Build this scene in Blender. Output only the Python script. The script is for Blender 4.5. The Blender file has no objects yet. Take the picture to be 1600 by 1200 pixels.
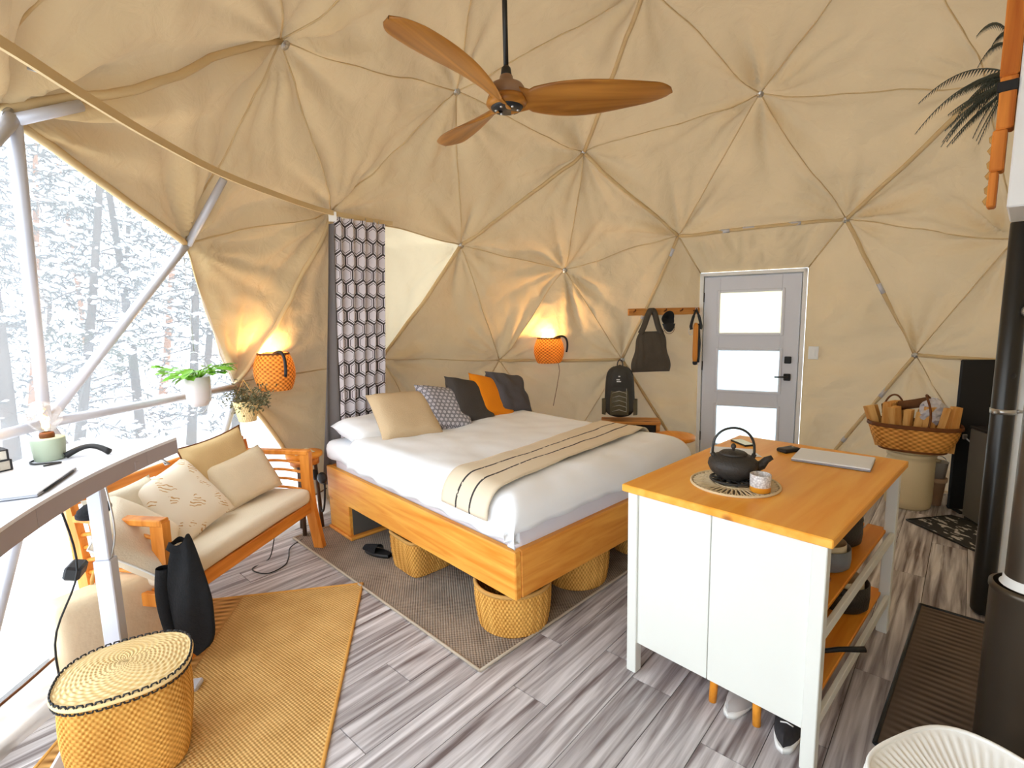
import bpy, bmesh, math, random
import numpy as np
from mathutils import Vector, Matrix, noise as mnoise
R = math.radians; PI = math.pi; TAU = 2*math.pi
random.seed(7); np.random.seed(7)
scene = bpy.context.scene
col = scene.collection

# ------------------------------------------------------------------ camera
cam_d = bpy.data.cameras.new('camera'); cam_d.sensor_width = 36; cam_d.lens = 798/1600*36
cam_d.clip_start = .02; cam_d.clip_end = 300
cam = bpy.data.objects.new('camera', cam_d); col.objects.link(cam)
cam.matrix_world = Matrix.Translation((0, 0, 1.67)) @ Matrix.Rotation(PI/2-.1367, 4, 'X') @ Matrix.Rotation(-.0222, 4, 'Z')
scene.camera = cam
# ------------------------------------------------------------------ overcast winter sky
W = bpy.data.worlds.new('overcast_sky'); scene.world = W; W.use_nodes = True
bg = W.node_tree.nodes['Background']; bg.inputs[0].default_value = (.845, .93, 1, 1); bg.inputs[1].default_value = 4.6
# ------------------------------------------------------------------ exposure
vs = scene.view_settings
vs.view_transform = 'Standard'; vs.look = 'None'; vs.gamma = 1; vs.use_curve_mapping = False; vs.exposure = 0.06

# ------------------------------------------------------------------ materials
def nt(name):
    m = bpy.data.materials.new(name); m.use_nodes = True
    t = m.node_tree; b = t.nodes['Principled BSDF']
    return m, t, b
def N(t, kind, **kw):
    n = t.nodes.new(kind)
    for k, v in kw.items():
        if k.startswith('i_'):
            n.inputs[int(k[2:]) if k[2:].isdigit() else k[2:].replace('_', ' ')].default_value = v
        else: setattr(n, k, v)
    return n
def c4(c): return (c[0], c[1], c[2], 1)
def s2l(r, g, b):
    f = lambda x: ((x/255+.055)/1.055)**2.4 if x > 10.3 else x/255/12.92
    return (f(r), f(g), f(b))
def mixcol(t, fac, a, b, blend='MIX'):
    m = N(t, 'ShaderNodeMix', data_type='RGBA', blend_type=blend)
    for i, v in ((0, fac), (6, a), (7, b)):
        if isinstance(v, bpy.types.NodeSocket): t.links.new(v, m.inputs[i])
        elif i == 0: m.inputs[0].default_value = v
        else: m.inputs[i].default_value = c4(v)
    return m.outputs[2]
def coords(t, kind='Object', scale=(1, 1, 1), rot=(0, 0, 0)):
    tc = N(t, 'ShaderNodeTexCoord'); mp = N(t, 'ShaderNodeMapping')
    mp.inputs['Scale'].default_value = scale; mp.inputs['Rotation'].default_value = rot
    t.links.new(tc.outputs[kind], mp.inputs[0]); return mp.outputs[0]
def bump(t, b, h, strength=.3, dist=.01):
    bm = N(t, 'ShaderNodeBump'); bm.inputs['Strength'].default_value = strength; bm.inputs['Distance'].default_value = dist
    t.links.new(h, bm.inputs['Height']); t.links.new(bm.outputs[0], b.inputs['Normal'])
def M(name, c, rough=.6, var=.12, scale=6, bmp=0, bscale=60, metal=0, spec=.3, kind='Object'):
    m, t, b = nt(name)
    b.inputs['Roughness'].default_value = rough; b.inputs['Metallic'].default_value = metal
    b.inputs['Specular IOR Level'].default_value = spec
    v = coords(t, kind)
    n = N(t, 'ShaderNodeTexNoise'); n.inputs['Scale'].default_value = scale; n.inputs['Detail'].default_value = 4
    t.links.new(v, n.inputs['Vector'])
    lo = tuple(x*(1-var) for x in c); hi = tuple(min(1, x*(1+var)) for x in c)
    t.links.new(mixcol(t, n.outputs[0], lo, hi), b.inputs['Base Color'])
    if bmp:
        n2 = N(t, 'ShaderNodeTexNoise'); n2.inputs['Scale'].default_value = bscale; n2.inputs['Detail'].default_value = 3
        t.links.new(v, n2.inputs['Vector']); bump(t, b, n2.outputs[0], bmp)
    return m
def wood(name, c1, c2, axis=0, rough=.45, knots=True, grain=1.0, spec=.3, tone=.0, along=1.1, wav=.8):
    m, t, b = nt(name); b.inputs['Roughness'].default_value = rough; b.inputs['Specular IOR Level'].default_value = spec
    sc = [14*grain]*3; sc[axis] = along*grain
    v = coords(t, 'Object', sc)
    o_i = N(t, 'ShaderNodeObjectInfo'); o_m = N(t, 'ShaderNodeMath', operation='MULTIPLY'); o_m.inputs[1].default_value = 37.; t.links.new(o_i.outputs['Random'], o_m.inputs[0])
    o_a = N(t, 'ShaderNodeVectorMath', operation='ADD'); t.links.new(v, o_a.inputs[0]); t.links.new(o_m.outputs[0], o_a.inputs[1]); v = o_a.outputs[0]
    n = N(t, 'ShaderNodeTexNoise'); n.inputs['Scale'].default_value = 1.4; n.inputs['Detail'].default_value = 8; n.inputs['Distortion'].default_value = wav
    t.links.new(v, n.inputs['Vector'])
    r = N(t, 'ShaderNodeValToRGB'); r.color_ramp.elements[0].position = .32; r.color_ramp.elements[1].position = .68
    r.color_ramp.elements[0].color = c4(c1); r.color_ramp.elements[1].color = c4(c2)
    t.links.new(n.outputs[0], r.inputs[0]); out = r.outputs[0]
    if knots:
        sk = [5.]*3; sk[axis] = 2.2
        vo = N(t, 'ShaderNodeTexVoronoi'); vo.inputs['Scale'].default_value = .9; t.links.new(coords(t, 'Object', sk), vo.inputs['Vector'])
        kr = N(t, 'ShaderNodeValToRGB'); kr.color_ramp.elements[0].position = .05; kr.color_ramp.elements[1].position = .13
        kr.color_ramp.elements[0].color = (.35, .18, .08, 1); kr.color_ramp.elements[1].color = (1, 1, 1, 1)
        t.links.new(vo.outputs['Distance'], kr.inputs[0]); out = mixcol(t, .8, out, kr.outputs[0], 'MULTIPLY')
    if tone:
        oi = N(t, 'ShaderNodeObjectInfo'); mr = N(t, 'ShaderNodeMapRange')
        mr.inputs[3].default_value = 1-tone; mr.inputs[4].default_value = 1+tone*.6
        t.links.new(oi.outputs['Random'], mr.inputs[0]); cc = N(t, 'ShaderNodeCombineColor')
        for i in range(3): t.links.new(mr.outputs[0], cc.inputs[i])
        out = mixcol(t, 1, out, cc.outputs[0], 'MULTIPLY')
    t.links.new(out, b.inputs['Base Color']); bump(t, b, n.outputs[0], .12)
    return m
def weave(name, ca, cb, sx, sy, rough=.9, strength=.8, kind='UV', dist=.004, diag=False, trans=0):
    """plain weave: strands crossing over and under"""
    m, t, b = nt(name); b.inputs['Roughness'].default_value = rough; b.inputs['Specular IOR Level'].default_value = .1
    v = coords(t, kind, (sx, sy, 1), (0, 0, R(45) if diag else 0))
    sp = N(t, 'ShaderNodeSeparateXYZ'); t.links.new(v, sp.inputs[0])
    def sn(s):
        a = N(t, 'ShaderNodeMath', operation='MULTIPLY'); a.inputs[1].default_value = PI; t.links.new(s, a.inputs[0])
        b_ = N(t, 'ShaderNodeMath', operation='SINE'); t.links.new(a.outputs[0], b_.inputs[0]); return b_.outputs[0]
    mu = N(t, 'ShaderNodeMath', operation='MULTIPLY'); t.links.new(sn(sp.outputs[0]), mu.inputs[0]); t.links.new(sn(sp.outputs[1]), mu.inputs[1])
    mr = N(t, 'ShaderNodeMapRange'); mr.inputs[1].default_value = -1; t.links.new(mu.outputs[0], mr.inputs[0])
    ns = N(t, 'ShaderNodeTexNoise'); ns.inputs['Scale'].default_value = 5; ns.inputs['Detail'].default_value = 6
    tc = N(t, 'ShaderNodeTexCoord'); t.links.new(tc.outputs['Object'], ns.inputs['Vector'])
    ad = N(t, 'ShaderNodeMath', operation='ADD'); t.links.new(mr.outputs[0], ad.inputs[0]); t.links.new(ns.outputs[0], ad.inputs[1])
    ad2 = N(t, 'ShaderNodeMath', operation='MULTIPLY'); ad2.inputs[1].default_value = .5; t.links.new(ad.outputs[0], ad2.inputs[0])
    rp = N(t, 'ShaderNodeValToRGB'); rp.color_ramp.elements[0].position = .2; rp.color_ramp.elements[1].position = .75
    rp.color_ramp.elements[0].color = c4(ca); rp.color_ramp.elements[1].color = c4(cb); t.links.new(ad2.outputs[0], rp.inputs[0])
    t.links.new(rp.outputs[0], b.inputs['Base Color']); bump(t, b, mr.outputs[0], strength, dist)
    if trans:
        tl = N(t, 'ShaderNodeBsdfTranslucent'); t.links.new(rp.outputs[0], tl.inputs[0]); mx = N(t, 'ShaderNodeMixShader'); mx.inputs[0].default_value = trans
        t.links.new(b.outputs[0], mx.inputs[1]); t.links.new(tl.outputs[0], mx.inputs[2]); t.links.new(mx.outputs[0], t.nodes['Material Output'].inputs[0])
    return m
def emit(name, c, s):
    m, t, b = nt(name); t.nodes.remove(b); e = N(t, 'ShaderNodeEmission'); e.inputs[0].default_value = c4(c); e.inputs[1].default_value = s
    t.links.new(e.outputs[0], t.nodes['Material Output'].inputs[0]); return m
def cloth_sheet(name, cd, ct, fac, scale=2.5, var=.1):
    """thin canvas: part reflected, part let through"""
    m, t, b = nt(name); t.nodes.remove(b)
    ns = N(t, 'ShaderNodeTexNoise'); ns.inputs['Scale'].default_value = scale; ns.inputs['Detail'].default_value = 5
    tc = N(t, 'ShaderNodeTexCoord'); t.links.new(tc.outputs['Object'], ns.inputs['Vector'])
    f = lambda c: mixcol(t, ns.outputs[0], tuple(x*(1-var) for x in c), tuple(min(1, x*(1+var)) for x in c))
    d = N(t, 'ShaderNodeBsdfDiffuse'); tr = N(t, 'ShaderNodeBsdfTranslucent'); t.links.new(f(cd), d.inputs[0]); t.links.new(f(ct), tr.inputs[0])
    n2 = N(t, 'ShaderNodeTexNoise'); n2.inputs['Scale'].default_value = 9; n2.inputs['Detail'].default_value = 7; n2.inputs['Distortion'].default_value = .6
    t.links.new(tc.outputs['Object'], n2.inputs['Vector'])
    bp = N(t, 'ShaderNodeBump'); bp.inputs['Strength'].default_value = .55; bp.inputs['Distance'].default_value = .02
    t.links.new(n2.outputs[0], bp.inputs['Height']); t.links.new(bp.outputs[0], d.inputs['Normal'])
    mx = N(t, 'ShaderNodeMixShader'); mx.inputs[0].default_value = fac
    t.links.new(d.outputs[0], mx.inputs[1]); t.links.new(tr.outputs[0], mx.inputs[2]); t.links.new(mx.outputs[0], t.nodes['Material Output'].inputs[0])
    return m
def film(name, haze, tint=(1, 1, 1), gloss=.05, hc=(1, 1, 1)):
    """clear plastic film with a slight milky haze"""
    m, t, b = nt(name); t.nodes.remove(b)
    tp = N(t, 'ShaderNodeBsdfTransparent'); tp.inputs[0].default_value = c4(tint)
    tl = N(t, 'ShaderNodeBsdfTranslucent'); tl.inputs[0].default_value = c4(hc)
    gl = N(t, 'ShaderNodeBsdfGlossy'); gl.inputs['Roughness'].default_value = .08
    m1 = N(t, 'ShaderNodeMixShader'); m1.inputs[0].default_value = haze; t.links.new(tp.outputs[0], m1.inputs[1]); t.links.new(tl.outputs[0], m1.inputs[2])
    m2 = N(t, 'ShaderNodeMixShader'); m2.inputs[0].default_value = gloss; t.links.new(m1.outputs[0], m2.inputs[1]); t.links.new(gl.outputs[0], m2.inputs[2])
    t.links.new(m2.outputs[0], t.nodes['Material Output'].inputs[0]); return m
def glass(name, tint=(1, 1, 1)):
    return film(name, .015, tint, .08)

MAT = {}
MAT['canvas'] = cloth_sheet('tan_canvas', s2l(205, 175, 126), s2l(242, 224, 192), .055)
MAT['canvas_thin'] = cloth_sheet('cream_window_blind', s2l(222, 200, 160), s2l(255, 240, 206), .20, var=.02)
MAT['sleeve'] = M('canvas_sleeve', s2l(214, 187, 140), .85, .08)
MAT['pole'] = M('galvanised_pole', s2l(205, 205, 212), .4, .06, metal=.2)
MAT['film'] = film('clear_window_film', .15)
MAT['skirt'] = film('crumpled_skirt_film', .55, (.8, .74, .66), .08, s2l(225, 212, 198))
MAT['metal'] = M('steel', (.55, .54, .52), .35, .1, metal=.9)
MAT['black'] = M('black_plastic', (.02, .02, .021), .45, .2)
MAT['black_metal'] = M('black_steel', (.035, .033, .03), .32, .25, 3, metal=.55, spec=.5)
MAT['white'] = M('white_paint', s2l(243, 243, 240), .45, .02)
MAT['offwhite'] = M('white_lacquer', s2l(230, 231, 224), .4, .02)
MAT['door'] = M('pale_grey_door_paint', s2l(226, 229, 238), .5, .02)
MAT['frost'] = cloth_sheet('frosted_glass', (.8, .84, .84), (.93, 1, 1), .8, var=.0)
MAT['frost_warm'] = cloth_sheet('frosted_glass_warm', (.8, .78, .68), s2l(255, 246, 222), .66, var=.01)
MAT['pine'] = wood('oiled_pine', s2l(226, 138, 44), s2l(248, 184, 84), 0)
MAT['pine_y'] = wood('oiled_pine_cross', s2l(214, 130, 44), s2l(240, 168, 74), 1)
MAT['oak'] = wood('oak_worktop', s2l(242, 160, 52), s2l(253, 188, 84), 1, .4, grain=.9, wav=.4)
MAT['oak_slat'] = wood('oak_slat', s2l(232, 140, 36), s2l(250, 168, 58), 1, .45, False, .8)
MAT['teak'] = wood('sofa_teak', s2l(196, 112, 36), s2l(234, 152, 64), 0, .4, False)
MAT['teak_z'] = wood('sofa_teak_upright', s2l(204, 118, 38), s2l(240, 158, 68), 2, .4, False)
MAT['walnut'] = wood('fan_walnut', s2l(134, 82, 26), s2l(182, 122, 50), 0, .35, False, .8)
MAT['rackwood'] = wood('rack_wood', s2l(186, 116, 50), s2l(222, 158, 84), 0, .55, True)
MAT['plank'] = wood('grey_plank', s2l(108, 95, 95), s2l(226, 222, 224), 0, .42, False, 1.5, tone=.13, along=.75, wav=.5)
MAT['joint'] = M('plank_joint', (.1, .09, .085), .9)
MAT['jute'] = weave('jute_rug_weave', s2l(172, 124, 62), s2l(240, 198, 130), 110, 200, dist=.006)
MAT['jute_band'] = weave('jute_rug_band', s2l(120, 76, 34), s2l(226, 174, 104), 3, 90, dist=.006)
MAT['jute_edge'] = M('jute_binding', s2l(216, 160, 80), .85, .1, 40, .3)
MAT['greyrug'] = weave('grey_brown_rug_weave', s2l(92, 80, 72), s2l(178, 162, 146), 230, 180, dist=.004)
MAT['rugedge'] = M('rug_edge', s2l(186, 172, 154), .9, .1, 40, .3)
MAT['seagrass'] = weave('seagrass', s2l(168, 106, 38), s2l(240, 186, 100), 130, 2, kind='UV', dist=.003)
MAT['seagrass_pale'] = weave('pale_seagrass', s2l(224, 184, 116), s2l(255, 232, 180), 60, 2, kind='UV', dist=.003)
MAT['wicker'] = weave('orange_wicker', s2l(160, 92, 34), s2l(246, 178, 90), 60, 2, kind='UV', rough=.6, dist=.003)
MAT['wicker_lamp'] = weave('lamp_wicker', s2l(110, 56, 14), s2l(232, 156, 70), 44, 2, rough=.6, dist=.004, trans=.10)
MAT['wicker_dark'] = M('dark_cane', s2l(110, 62, 24), .6, .25, 30)
MAT['duvet'] = M('white_duvet', s2l(244, 246, 250), .85, .015, 4, .2, 9)
MAT['sheet'] = M('lilac_white_sheet', s2l(232, 230, 240), .85, .03, 4, .25, 12)
MAT['rope'] = M('grass_rope', s2l(196, 150, 84), .85, .2, 60, .4)

# ------------------------------------------------------------------ builders
def mesh(name, verts, faces, mat, parent=None, smooth=False, uvs=None, loc=None, rot=None, mod=None):
    me = bpy.data.meshes.new(name); me.from_pydata([tuple(v) for v in verts], [], [tuple(f) for f in faces])
    if uvs is not None:
        ul = me.uv_layers.new(name='UVMap')
        li = np.empty(len(me.loops), dtype=np.int32); me.loops.foreach_get('vertex_index', li)
        ul.data.foreach_set('uv', np.asarray(uvs, dtype=np.float32)[li].ravel())
    if smooth: me.polygons.foreach_set('use_smooth', [True]*len(me.polygons))
    if isinstance(mat, (list, tuple)):
        for m in mat: me.materials.append(m)
    elif mat: me.materials.append(mat)
    o = bpy.data.objects.new(name, me); col.objects.link(o)
    if parent: o.parent = parent
    if loc is not None: o.location = loc
    if rot is not None: o.rotation_euler = rot
    return o
def share(src, name, parent, loc=None, rot=None, scl=None):
    o = src.copy(); o.name = name; col.objects.link(o); o.parent = parent
    if loc is not None: o.location = loc
    if rot is not None: o.rotation_euler = rot
    if scl is not None: o.scale = scl
    return o
def tag(o, label, cat, group=None, kind=None):
    if label: o['label'] = label
    if cat: o['category'] = cat
    if group: o['group'] = group
    if kind: o['kind'] = kind
    return o
def thing(name, label, cat, loc=(0, 0, 0), rotz=0, group=None):
    o = bpy.data.objects.new(name, None); col.objects.link(o); o.empty_display_size = .1
    o.location = loc; o.rotation_euler = (0, 0, rotz)
    return tag(o, label, cat, group)
def struct(name, label=None, loc=(0, 0, 0), rotz=0):
    o = bpy.data.objects.new(name, None); col.objects.link(o); o.location = loc; o.rotation_euler = (0, 0, rotz)
    return tag(o, label, None, None, 'structure')
def join(parts):
    V = []; F = []; U = []
    for p in parts:
        n = len(V); V += [tuple(x) for x in p[0]]; F += [tuple(i+n for i in f) for f in p[1]]
        if len(p) > 2: U += [tuple(u) for u in p[2]]
    return (V, F, U) if U and len(U) == len(V) else (V, F)
def xf(g, mtx):
    return ([tuple(mtx @ Vector(v)) for v in g[0]],) + tuple(g[1:])
def TR(loc=(0, 0, 0), rx=0, ry=0, rz=0, s=None):
    m = Matrix.Translation(loc) @ Matrix.Rotation(rz, 4, 'Z') @ Matrix.Rotation(ry, 4, 'Y') @ Matrix.Rotation(rx, 4, 'X')
    if s: m = m @ Matrix.Diagonal((s[0], s[1], s[2], 1))
    return m
def gbox(x0, x1, y0, y1, z0, z1, b=.004):
    """box with chamfered edges"""
    b = min(b, (x1-x0)/2.01, (y1-y0)/2.01, (z1-z0)/2.01)
    bm = bmesh.new(); bmesh.ops.create_cube(bm, size=1)
    for v in bm.verts: v.co = Vector(((x0+x1)/2+v.co.x*(x1-x0), (y0+y1)/2+v.co.y*(y1-y0), (z0+z1)/2+v.co.z*(z1-z0)))
    if b > 0: bmesh.ops.bevel(bm, geom=list(bm.edges), offset=b, segments=1, affect='EDGES')
    bm.verts.ensure_lookup_table(); g = ([tuple(v.co) for v in bm.verts], [tuple(v.index for v in f.verts) for f in bm.faces]); bm.free(); return g
def box(name, x0, x1, y0, y1, z0, z1, mat, parent=None, b=.004, **k):
    g = gbox(x0, x1, y0, y1, z0, z1, b); return mesh(name, g[0], g[1], mat, parent, **k)
def gtube(pts, r, n=10, cap=True, closed=False):
    """tube along points; r a number or one radius per point"""
    P = [Vector(p) for p in pts]; k = len(P)
    rr = [r]*k if isinstance(r, (int, float)) else list(r)
    V = []; F = []; up = None
    for i in range(k):
        if closed: d = P[(i+1) % k]-P[i-1]
        else: d = P[min(i+1, k-1)]-P[max(i-1, 0)]
        d = d.normalized() if d.length > 1e-9 else Vector((0, 0, 1))
        if up is None:
            up = Vector((0, 0, 1)) if abs(d.z) < .9 else Vector((1, 0, 0))
        a = (up-d*up.dot(d)); a = a.normalized() if a.length > 1e-6 else d.orthogonal().normalized()
        up = a; b = d.cross(a)
        for j in range(n):
            t = TAU*j/n; V.append(P[i]+(a*math.cos(t)+b*math.sin(t))*rr[i])
    m = k if closed else k-1
    for i in range(m):
        for j in range(n):
            a0 = i*n+j; a1 = i*n+(j+1) % n; b0 = ((i+1) % k)*n+j; b1 = ((i+1) % k)*n+(j+1) % n
            F.append((a0, a1, b1, b0))
    if cap and not closed:
        F.append(tuple(range(n-1, -1, -1))); F.append(tuple((k-1)*n+j for j in range(n)))
    return (V, F)
def tube(name, pts, r, mat, parent=None, n=10, closed=False, **k):
    g = gtube(pts, r, n, True, closed); return mesh(name, g[0], g[1], mat, parent, smooth=True, **k)
def arc(fn, n): return [fn(i/(n-1)) for i in range(n)]
def glathe(prof, n=32, sup=0, phase=0):
    """revolve (r, z) profile; sup>0 squares the plan"""
    V = []; F = []; U = []
    L = [0]
    for i in range(1, len(prof)): L.append(L[-1]+math.hypot(prof[i][0]-prof[i-1][0], prof[i][1]-prof[i-1][1]))
    for i, (r, z) in enumerate(prof):
        for j in range(n+1):
            t = TAU*j/n+phase; c, s = math.cos(t), math.sin(t)
            q = 1
            if sup: q = 1/((abs(c)**sup+abs(s)**sup)**(1/sup))
            V.append((r*q*c, r*q*s, z)); U.append((j/n, L[i]/max(L[-1], 1e-6)))
    for i in range(len(prof)-1):
        for j in range(n):
            a = i*(n+1)+j; F.append((a, a+1, a+n+2, a+n+1))
    return (V, F, U)
def lathe(name, prof, mat, parent=None, n=32, sup=0, phase=0, smooth=True, **k):
    g = glathe(prof, n, sup, phase); return mesh(name, g[0], g[1], mat, parent, smooth=smooth, uvs=g[2], **k)
def grid(nu, nv, fn):
    V = []; F = []; U = []
    for i in range(nu+1):
        for j in range(nv+1):
            u = i/nu; v = j/nv; V.append(tuple(fn(u, v))); U.append((u, v))
    for i in range(nu):
        for j in range(nv):
            a = i*(nv+1)+j; F.append((a, a+nv+1, a+nv+2, a+1))
    return (V, F, U)
def woven(name, prof_fn, rows, cols, amp, mat, parent, sup=0, phase=0, asp=(1, 1), sub=(3, 4), loc=None, rot=None):
    """basket wall: prof_fn(t)->(r,z); each coil row bulges and each stitch rises"""
    nr = rows*sub[0]; nc = cols*sub[1]; V = []; F = []; U = []
    for i in range(nr+1):
        t = i/nr; r, z = prof_fn(t); row = int(min(t*rows, rows-1e-6)); fr = t*rows-row
        for j in range(nc+1):
            a = TAU*j/nc; b_ = math.sin(PI*fr)*(.55+.45*math.sin(cols*a+PI*row))
            c, s = math.cos(a+phase), math.sin(a+phase); q = 1/((abs(c)**sup+abs(s)**sup)**(1/sup)) if sup else 1
            rr = r*q+amp*b_; V.append((rr*c*asp[0], rr*s*asp[1], z)); U.append((j/nc, t*rows/2))
    for i in range(nr):
        for j in range(nc):
            a = i*(nc+1)+j; F.append((a, a+1, a+nc+2, a+nc+1))
    return mesh(name, V, F, mat, parent, smooth=True, uvs=U, loc=loc, rot=rot)
def gcushion(w, h, t, n=18, pinch=.08, seed=0, wr=.006):
    """stuffed cushion in the xz plane, facing -y, bottom edge at z=0"""
    V = []; F = []; U = []
    for side in (-1, 1):
        base = len(V)
        for i in range(n+1):
            for j in range(n+1):
                u = -1+2*i/n; v = -1+2*j/n
                e = (1-u**4)*(1-v**4); th = t/2*max(0, e)**.45
                px = u*(1-pinch*(1-v*v)*abs(u)**3); pz = v*(1-pinch*(1-u*u)*abs(v)**3)
                q = mnoise.noise(Vector((u*2.3+seed, v*2.3, side*3+seed)))*wr*min(1, e*3)
                V.append((px*w/2, side*(th+q), (pz+1)*h/2)); U.append((i/n, j/n))
        for i in range(n):
            for j in range(n):
                a = base+i*(n+1)+j; f = (a, a+1, a+n+2, a+n+1)
                F.append(f if side > 0 else f[::-1])
    return (V, F, U)
def cushion(name, w, h, t, mat, parent, piping=None, **k):
    g = gcushion(w, h, t, k.pop('n', 18), k.pop('pinch', .08), k.pop('seed', 0), k.pop('wr', .006))
    o = mesh(name, g[0], g[1], mat, parent, smooth=True, uvs=g[2], **k)
    if piping:
        pts = []
        for s in range(4):
            for i in range(12):
                f = -1+2*i/12; u, v = [(f, -1), (1, f), (-f, 1), (-1, -f)][s]
                px = u*(1-.08*(1-v*v)*abs(u)**3); pz = v*(1-.08*(1-u*u)*abs(v)**3); pts.append((px*w/2, 0, (pz+1)*h/2))
        gg = gtube(pts, .005, 6, closed=True); p = mesh('piping', gg[0], gg[1], piping, o, smooth=True)
    return o

# ------------------------------------------------------------------ the dome: a three-frequency geodesic frame
DC = Vector((1.121, 2.529, .638)); DR = 3.379; DPH = 1.738
def geodesic(n=3):
    v = [np.array([0, 0, 1.])]; zz = 1/math.sqrt(5); rr = 2/math.sqrt(5)
    for k in range(5): v.append(np.array([rr*math.cos(TAU*k/5), rr*math.sin(TAU*k/5), zz]))
    for k in range(5): v.append(np.array([rr*math.cos(TAU*(k+.5)/5), rr*math.sin(TAU*(k+.5)/5), -zz]))
    v.append(np.array([0, 0, -1.])); f = []
    for k in range(5):
        a, b = 1+k, 1+(k+1) % 5; c, d = 6+k, 6+(k+1) % 5
        f += [(0, a, b), (a, c, b), (b, c, d), (11, d, c)]
    VV = []; T = []
    def idx(p):
        p = p/np.linalg.norm(p)
        for i, q in enumerate(VV):
            if np.linalg.norm(p-q) < 1e-6: return i
        VV.append(p); return len(VV)-1
    for a, b, c in f:
        g = {}
        for i in range(n+1):
            for j in range(n+1-i): g[i, j] = idx((v[a]*i+v[b]*j+v[c]*(n-i-j))/n)
        for i in range(n):
            for j in range(n-i):
                T.append((g[i, j], g[i+1, j], g[i, j+1]))
                if i+j < n-1: T.append((g[i+1, j], g[i+1, j+1], g[i, j+1]))
    return VV, T
GV, GT = geodesic()
cph, sph = math.cos(DPH), math.sin(DPH)
HUB = [Vector((p[0]*cph-p[1]*sph, p[0]*sph+p[1]*cph, p[2]))*DR+DC for p in GV]
for i, p in {4: (-1.150, 2.881, 3.090), 5: (-0.358, 3.978, 3.287), 6: (0.690, 4.824, 3.091), 84: (2.033, 4.349, 3.368), 1: (-1.336, 4.007, 2.458),
             2: (-0.457, 4.989, 2.326), 3: (0.582, 5.516, 2.115), 82: (1.729, 5.359, 2.422), 83: (3.019, 4.715, 2.439), 15: (-0.142, 5.623, 1.171),
             78: (3.688, 4.646, 1.214), 85: (1.270, 5.843, 1.120), 10: (-2.006, 3.677, 1.200), 0: (-1.855, 2.986, 2.115)}.items(): HUB[i] = Vector(p)
live = [i for i in range(len(HUB)) if HUB[i].z > -.1]
for i in live:
    if HUB[i].z < .2: HUB[i].z = 0
TRI = [t for t in GT if all(i in live for i in t)]
WIN = {21, 36, 34}; DOOR = 87  # last hub's panes, unseen behind the camera, are added for fill light
def is_win(t): return bool(WIN & set(t)) or set(t) == {10, 11, 20}
hubrng = {i: (random.uniform(0, TAU), random.choice([5, 6, 7, 8]), random.choice([13, 15, 17, 19]), random.uniform(.7, 1.2)) for i in live}
hubframe = {}
for i in live:
    nrm = (HUB[i]-DC).normalized(); a = nrm.orthogonal().normalized(); hubframe[i] = (a, nrm.cross(a))
NEAR = []
def wrinkle(p):
    d = 0
    for i in NEAR or live:
        w = p-HUB[i]; r = w.length
        if r < 1.05 and r > 1e-4:
            a, b = hubframe[i]; th = math.atan2(w.dot(b), w.dot(a)); ph, k1, k2, A = hubrng[i]
            env = min(1, r/.20)*(1-r/1.05)**1.15
            s1 = 1-2*abs(math.sin(.5*k1*th+ph+.9*math.sin(2*th+ph))); s2 = 1-2*abs(math.sin(.5*k2*th-2*ph+.8*math.sin(3*th)+r*1.5))
            md = .5+.7*mnoise.noise(HUB[i]+Vector((math.cos(th), math.sin(th), 0))*1.3)
            d += A*env*(.070*s1*max(.1, md+.3)+.042*s2*max(.05, md))
    d += .055*mnoise.noise(p*1.5)+.030*mnoise.noise(p*3.7+Vector((3, 1, 7)))+.018*(abs(mnoise.noise(p*5.5+Vector((9, 2, 4))))-.2)
    return d
def panel(tri, n, bulge, wr):
    A, B, C = (HUB[i] for i in tri); V = []; F = []; ix = {}; ce = (A+B+C)/3; NEAR[:] = [i for i in live if (HUB[i]-ce).length < 2.0]
    for i in range(n+1):
        for j in range(n+1-i):
            a, b = i/n, j/n; c = 1-a-b; p = A*a+B*b+C*c
            rad = (p-DC).normalized(); e = min(a, b, c)
            fade = min(1, p.z/.15)
            q = p+rad*(bulge*27*a*b*c+(wrinkle(p) if wr else .004*mnoise.noise(p*3)*min(1, e*12))*fade); q.z = max(q.z, 0)
            ix[i, j] = len(V); V.append(q)
    for i in range(n):
        for j in range(n-i):
            F.append((ix[i, j], ix[i+1, j], ix[i, j+1]))
            if i+j < n-1: F.append((ix[i+1, j], ix[i+1, j+1], ix[i, j+1]))
    return V, F
dome = struct('wall_dome', 'tan canvas geodesic dome tent wall and roof on tube struts')
win = struct('window_1', 'clear film panorama window panels of the dome beside the desk, plus unseen panes added for light')
for t in TRI:
    if DOOR in t: continue
    front = any(HUB[i].y > 1.3 for i in t)
    if is_win(t):
        V, F = panel(t, 8, .05, False); mesh('window_pane', V, F, MAT['film'], win, smooth=True)
    elif set(t) == {1, 2, 13}:
        V, F = panel(t, 48, .01, True); o = mesh('blind_panel', V, F, MAT['canvas_thin'], dome, smooth=True); o['label'] = 'glowing cream panel over a triangular window behind the curtain'
    else:
        V, F = panel(t, 48 if front else 8, .03, front); mesh('canvas_panel', V, F, MAT['canvas'], dome, smooth=True)
NEAR.clear()
EDG = set()
for t in TRI:
    for a in range(3): EDG.add(tuple(sorted((t[a], t[(a+1) % 3]))))
BARE = {(0, 21), (10, 21), (21, 30), (19, 21), (20, 21), (10, 20), (19, 20), (21, 36), (30, 36), (19, 36)}
THICK = {(2, 6), (6, 82), (6, 8), (82, 83), (82, 85), (78, 83), (76, 78), (85, 86), (67, 83), (2, 13), (15, 85), (70, 78), (0, 30), (4, 30), (1, 10), (10, 11)}
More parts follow.
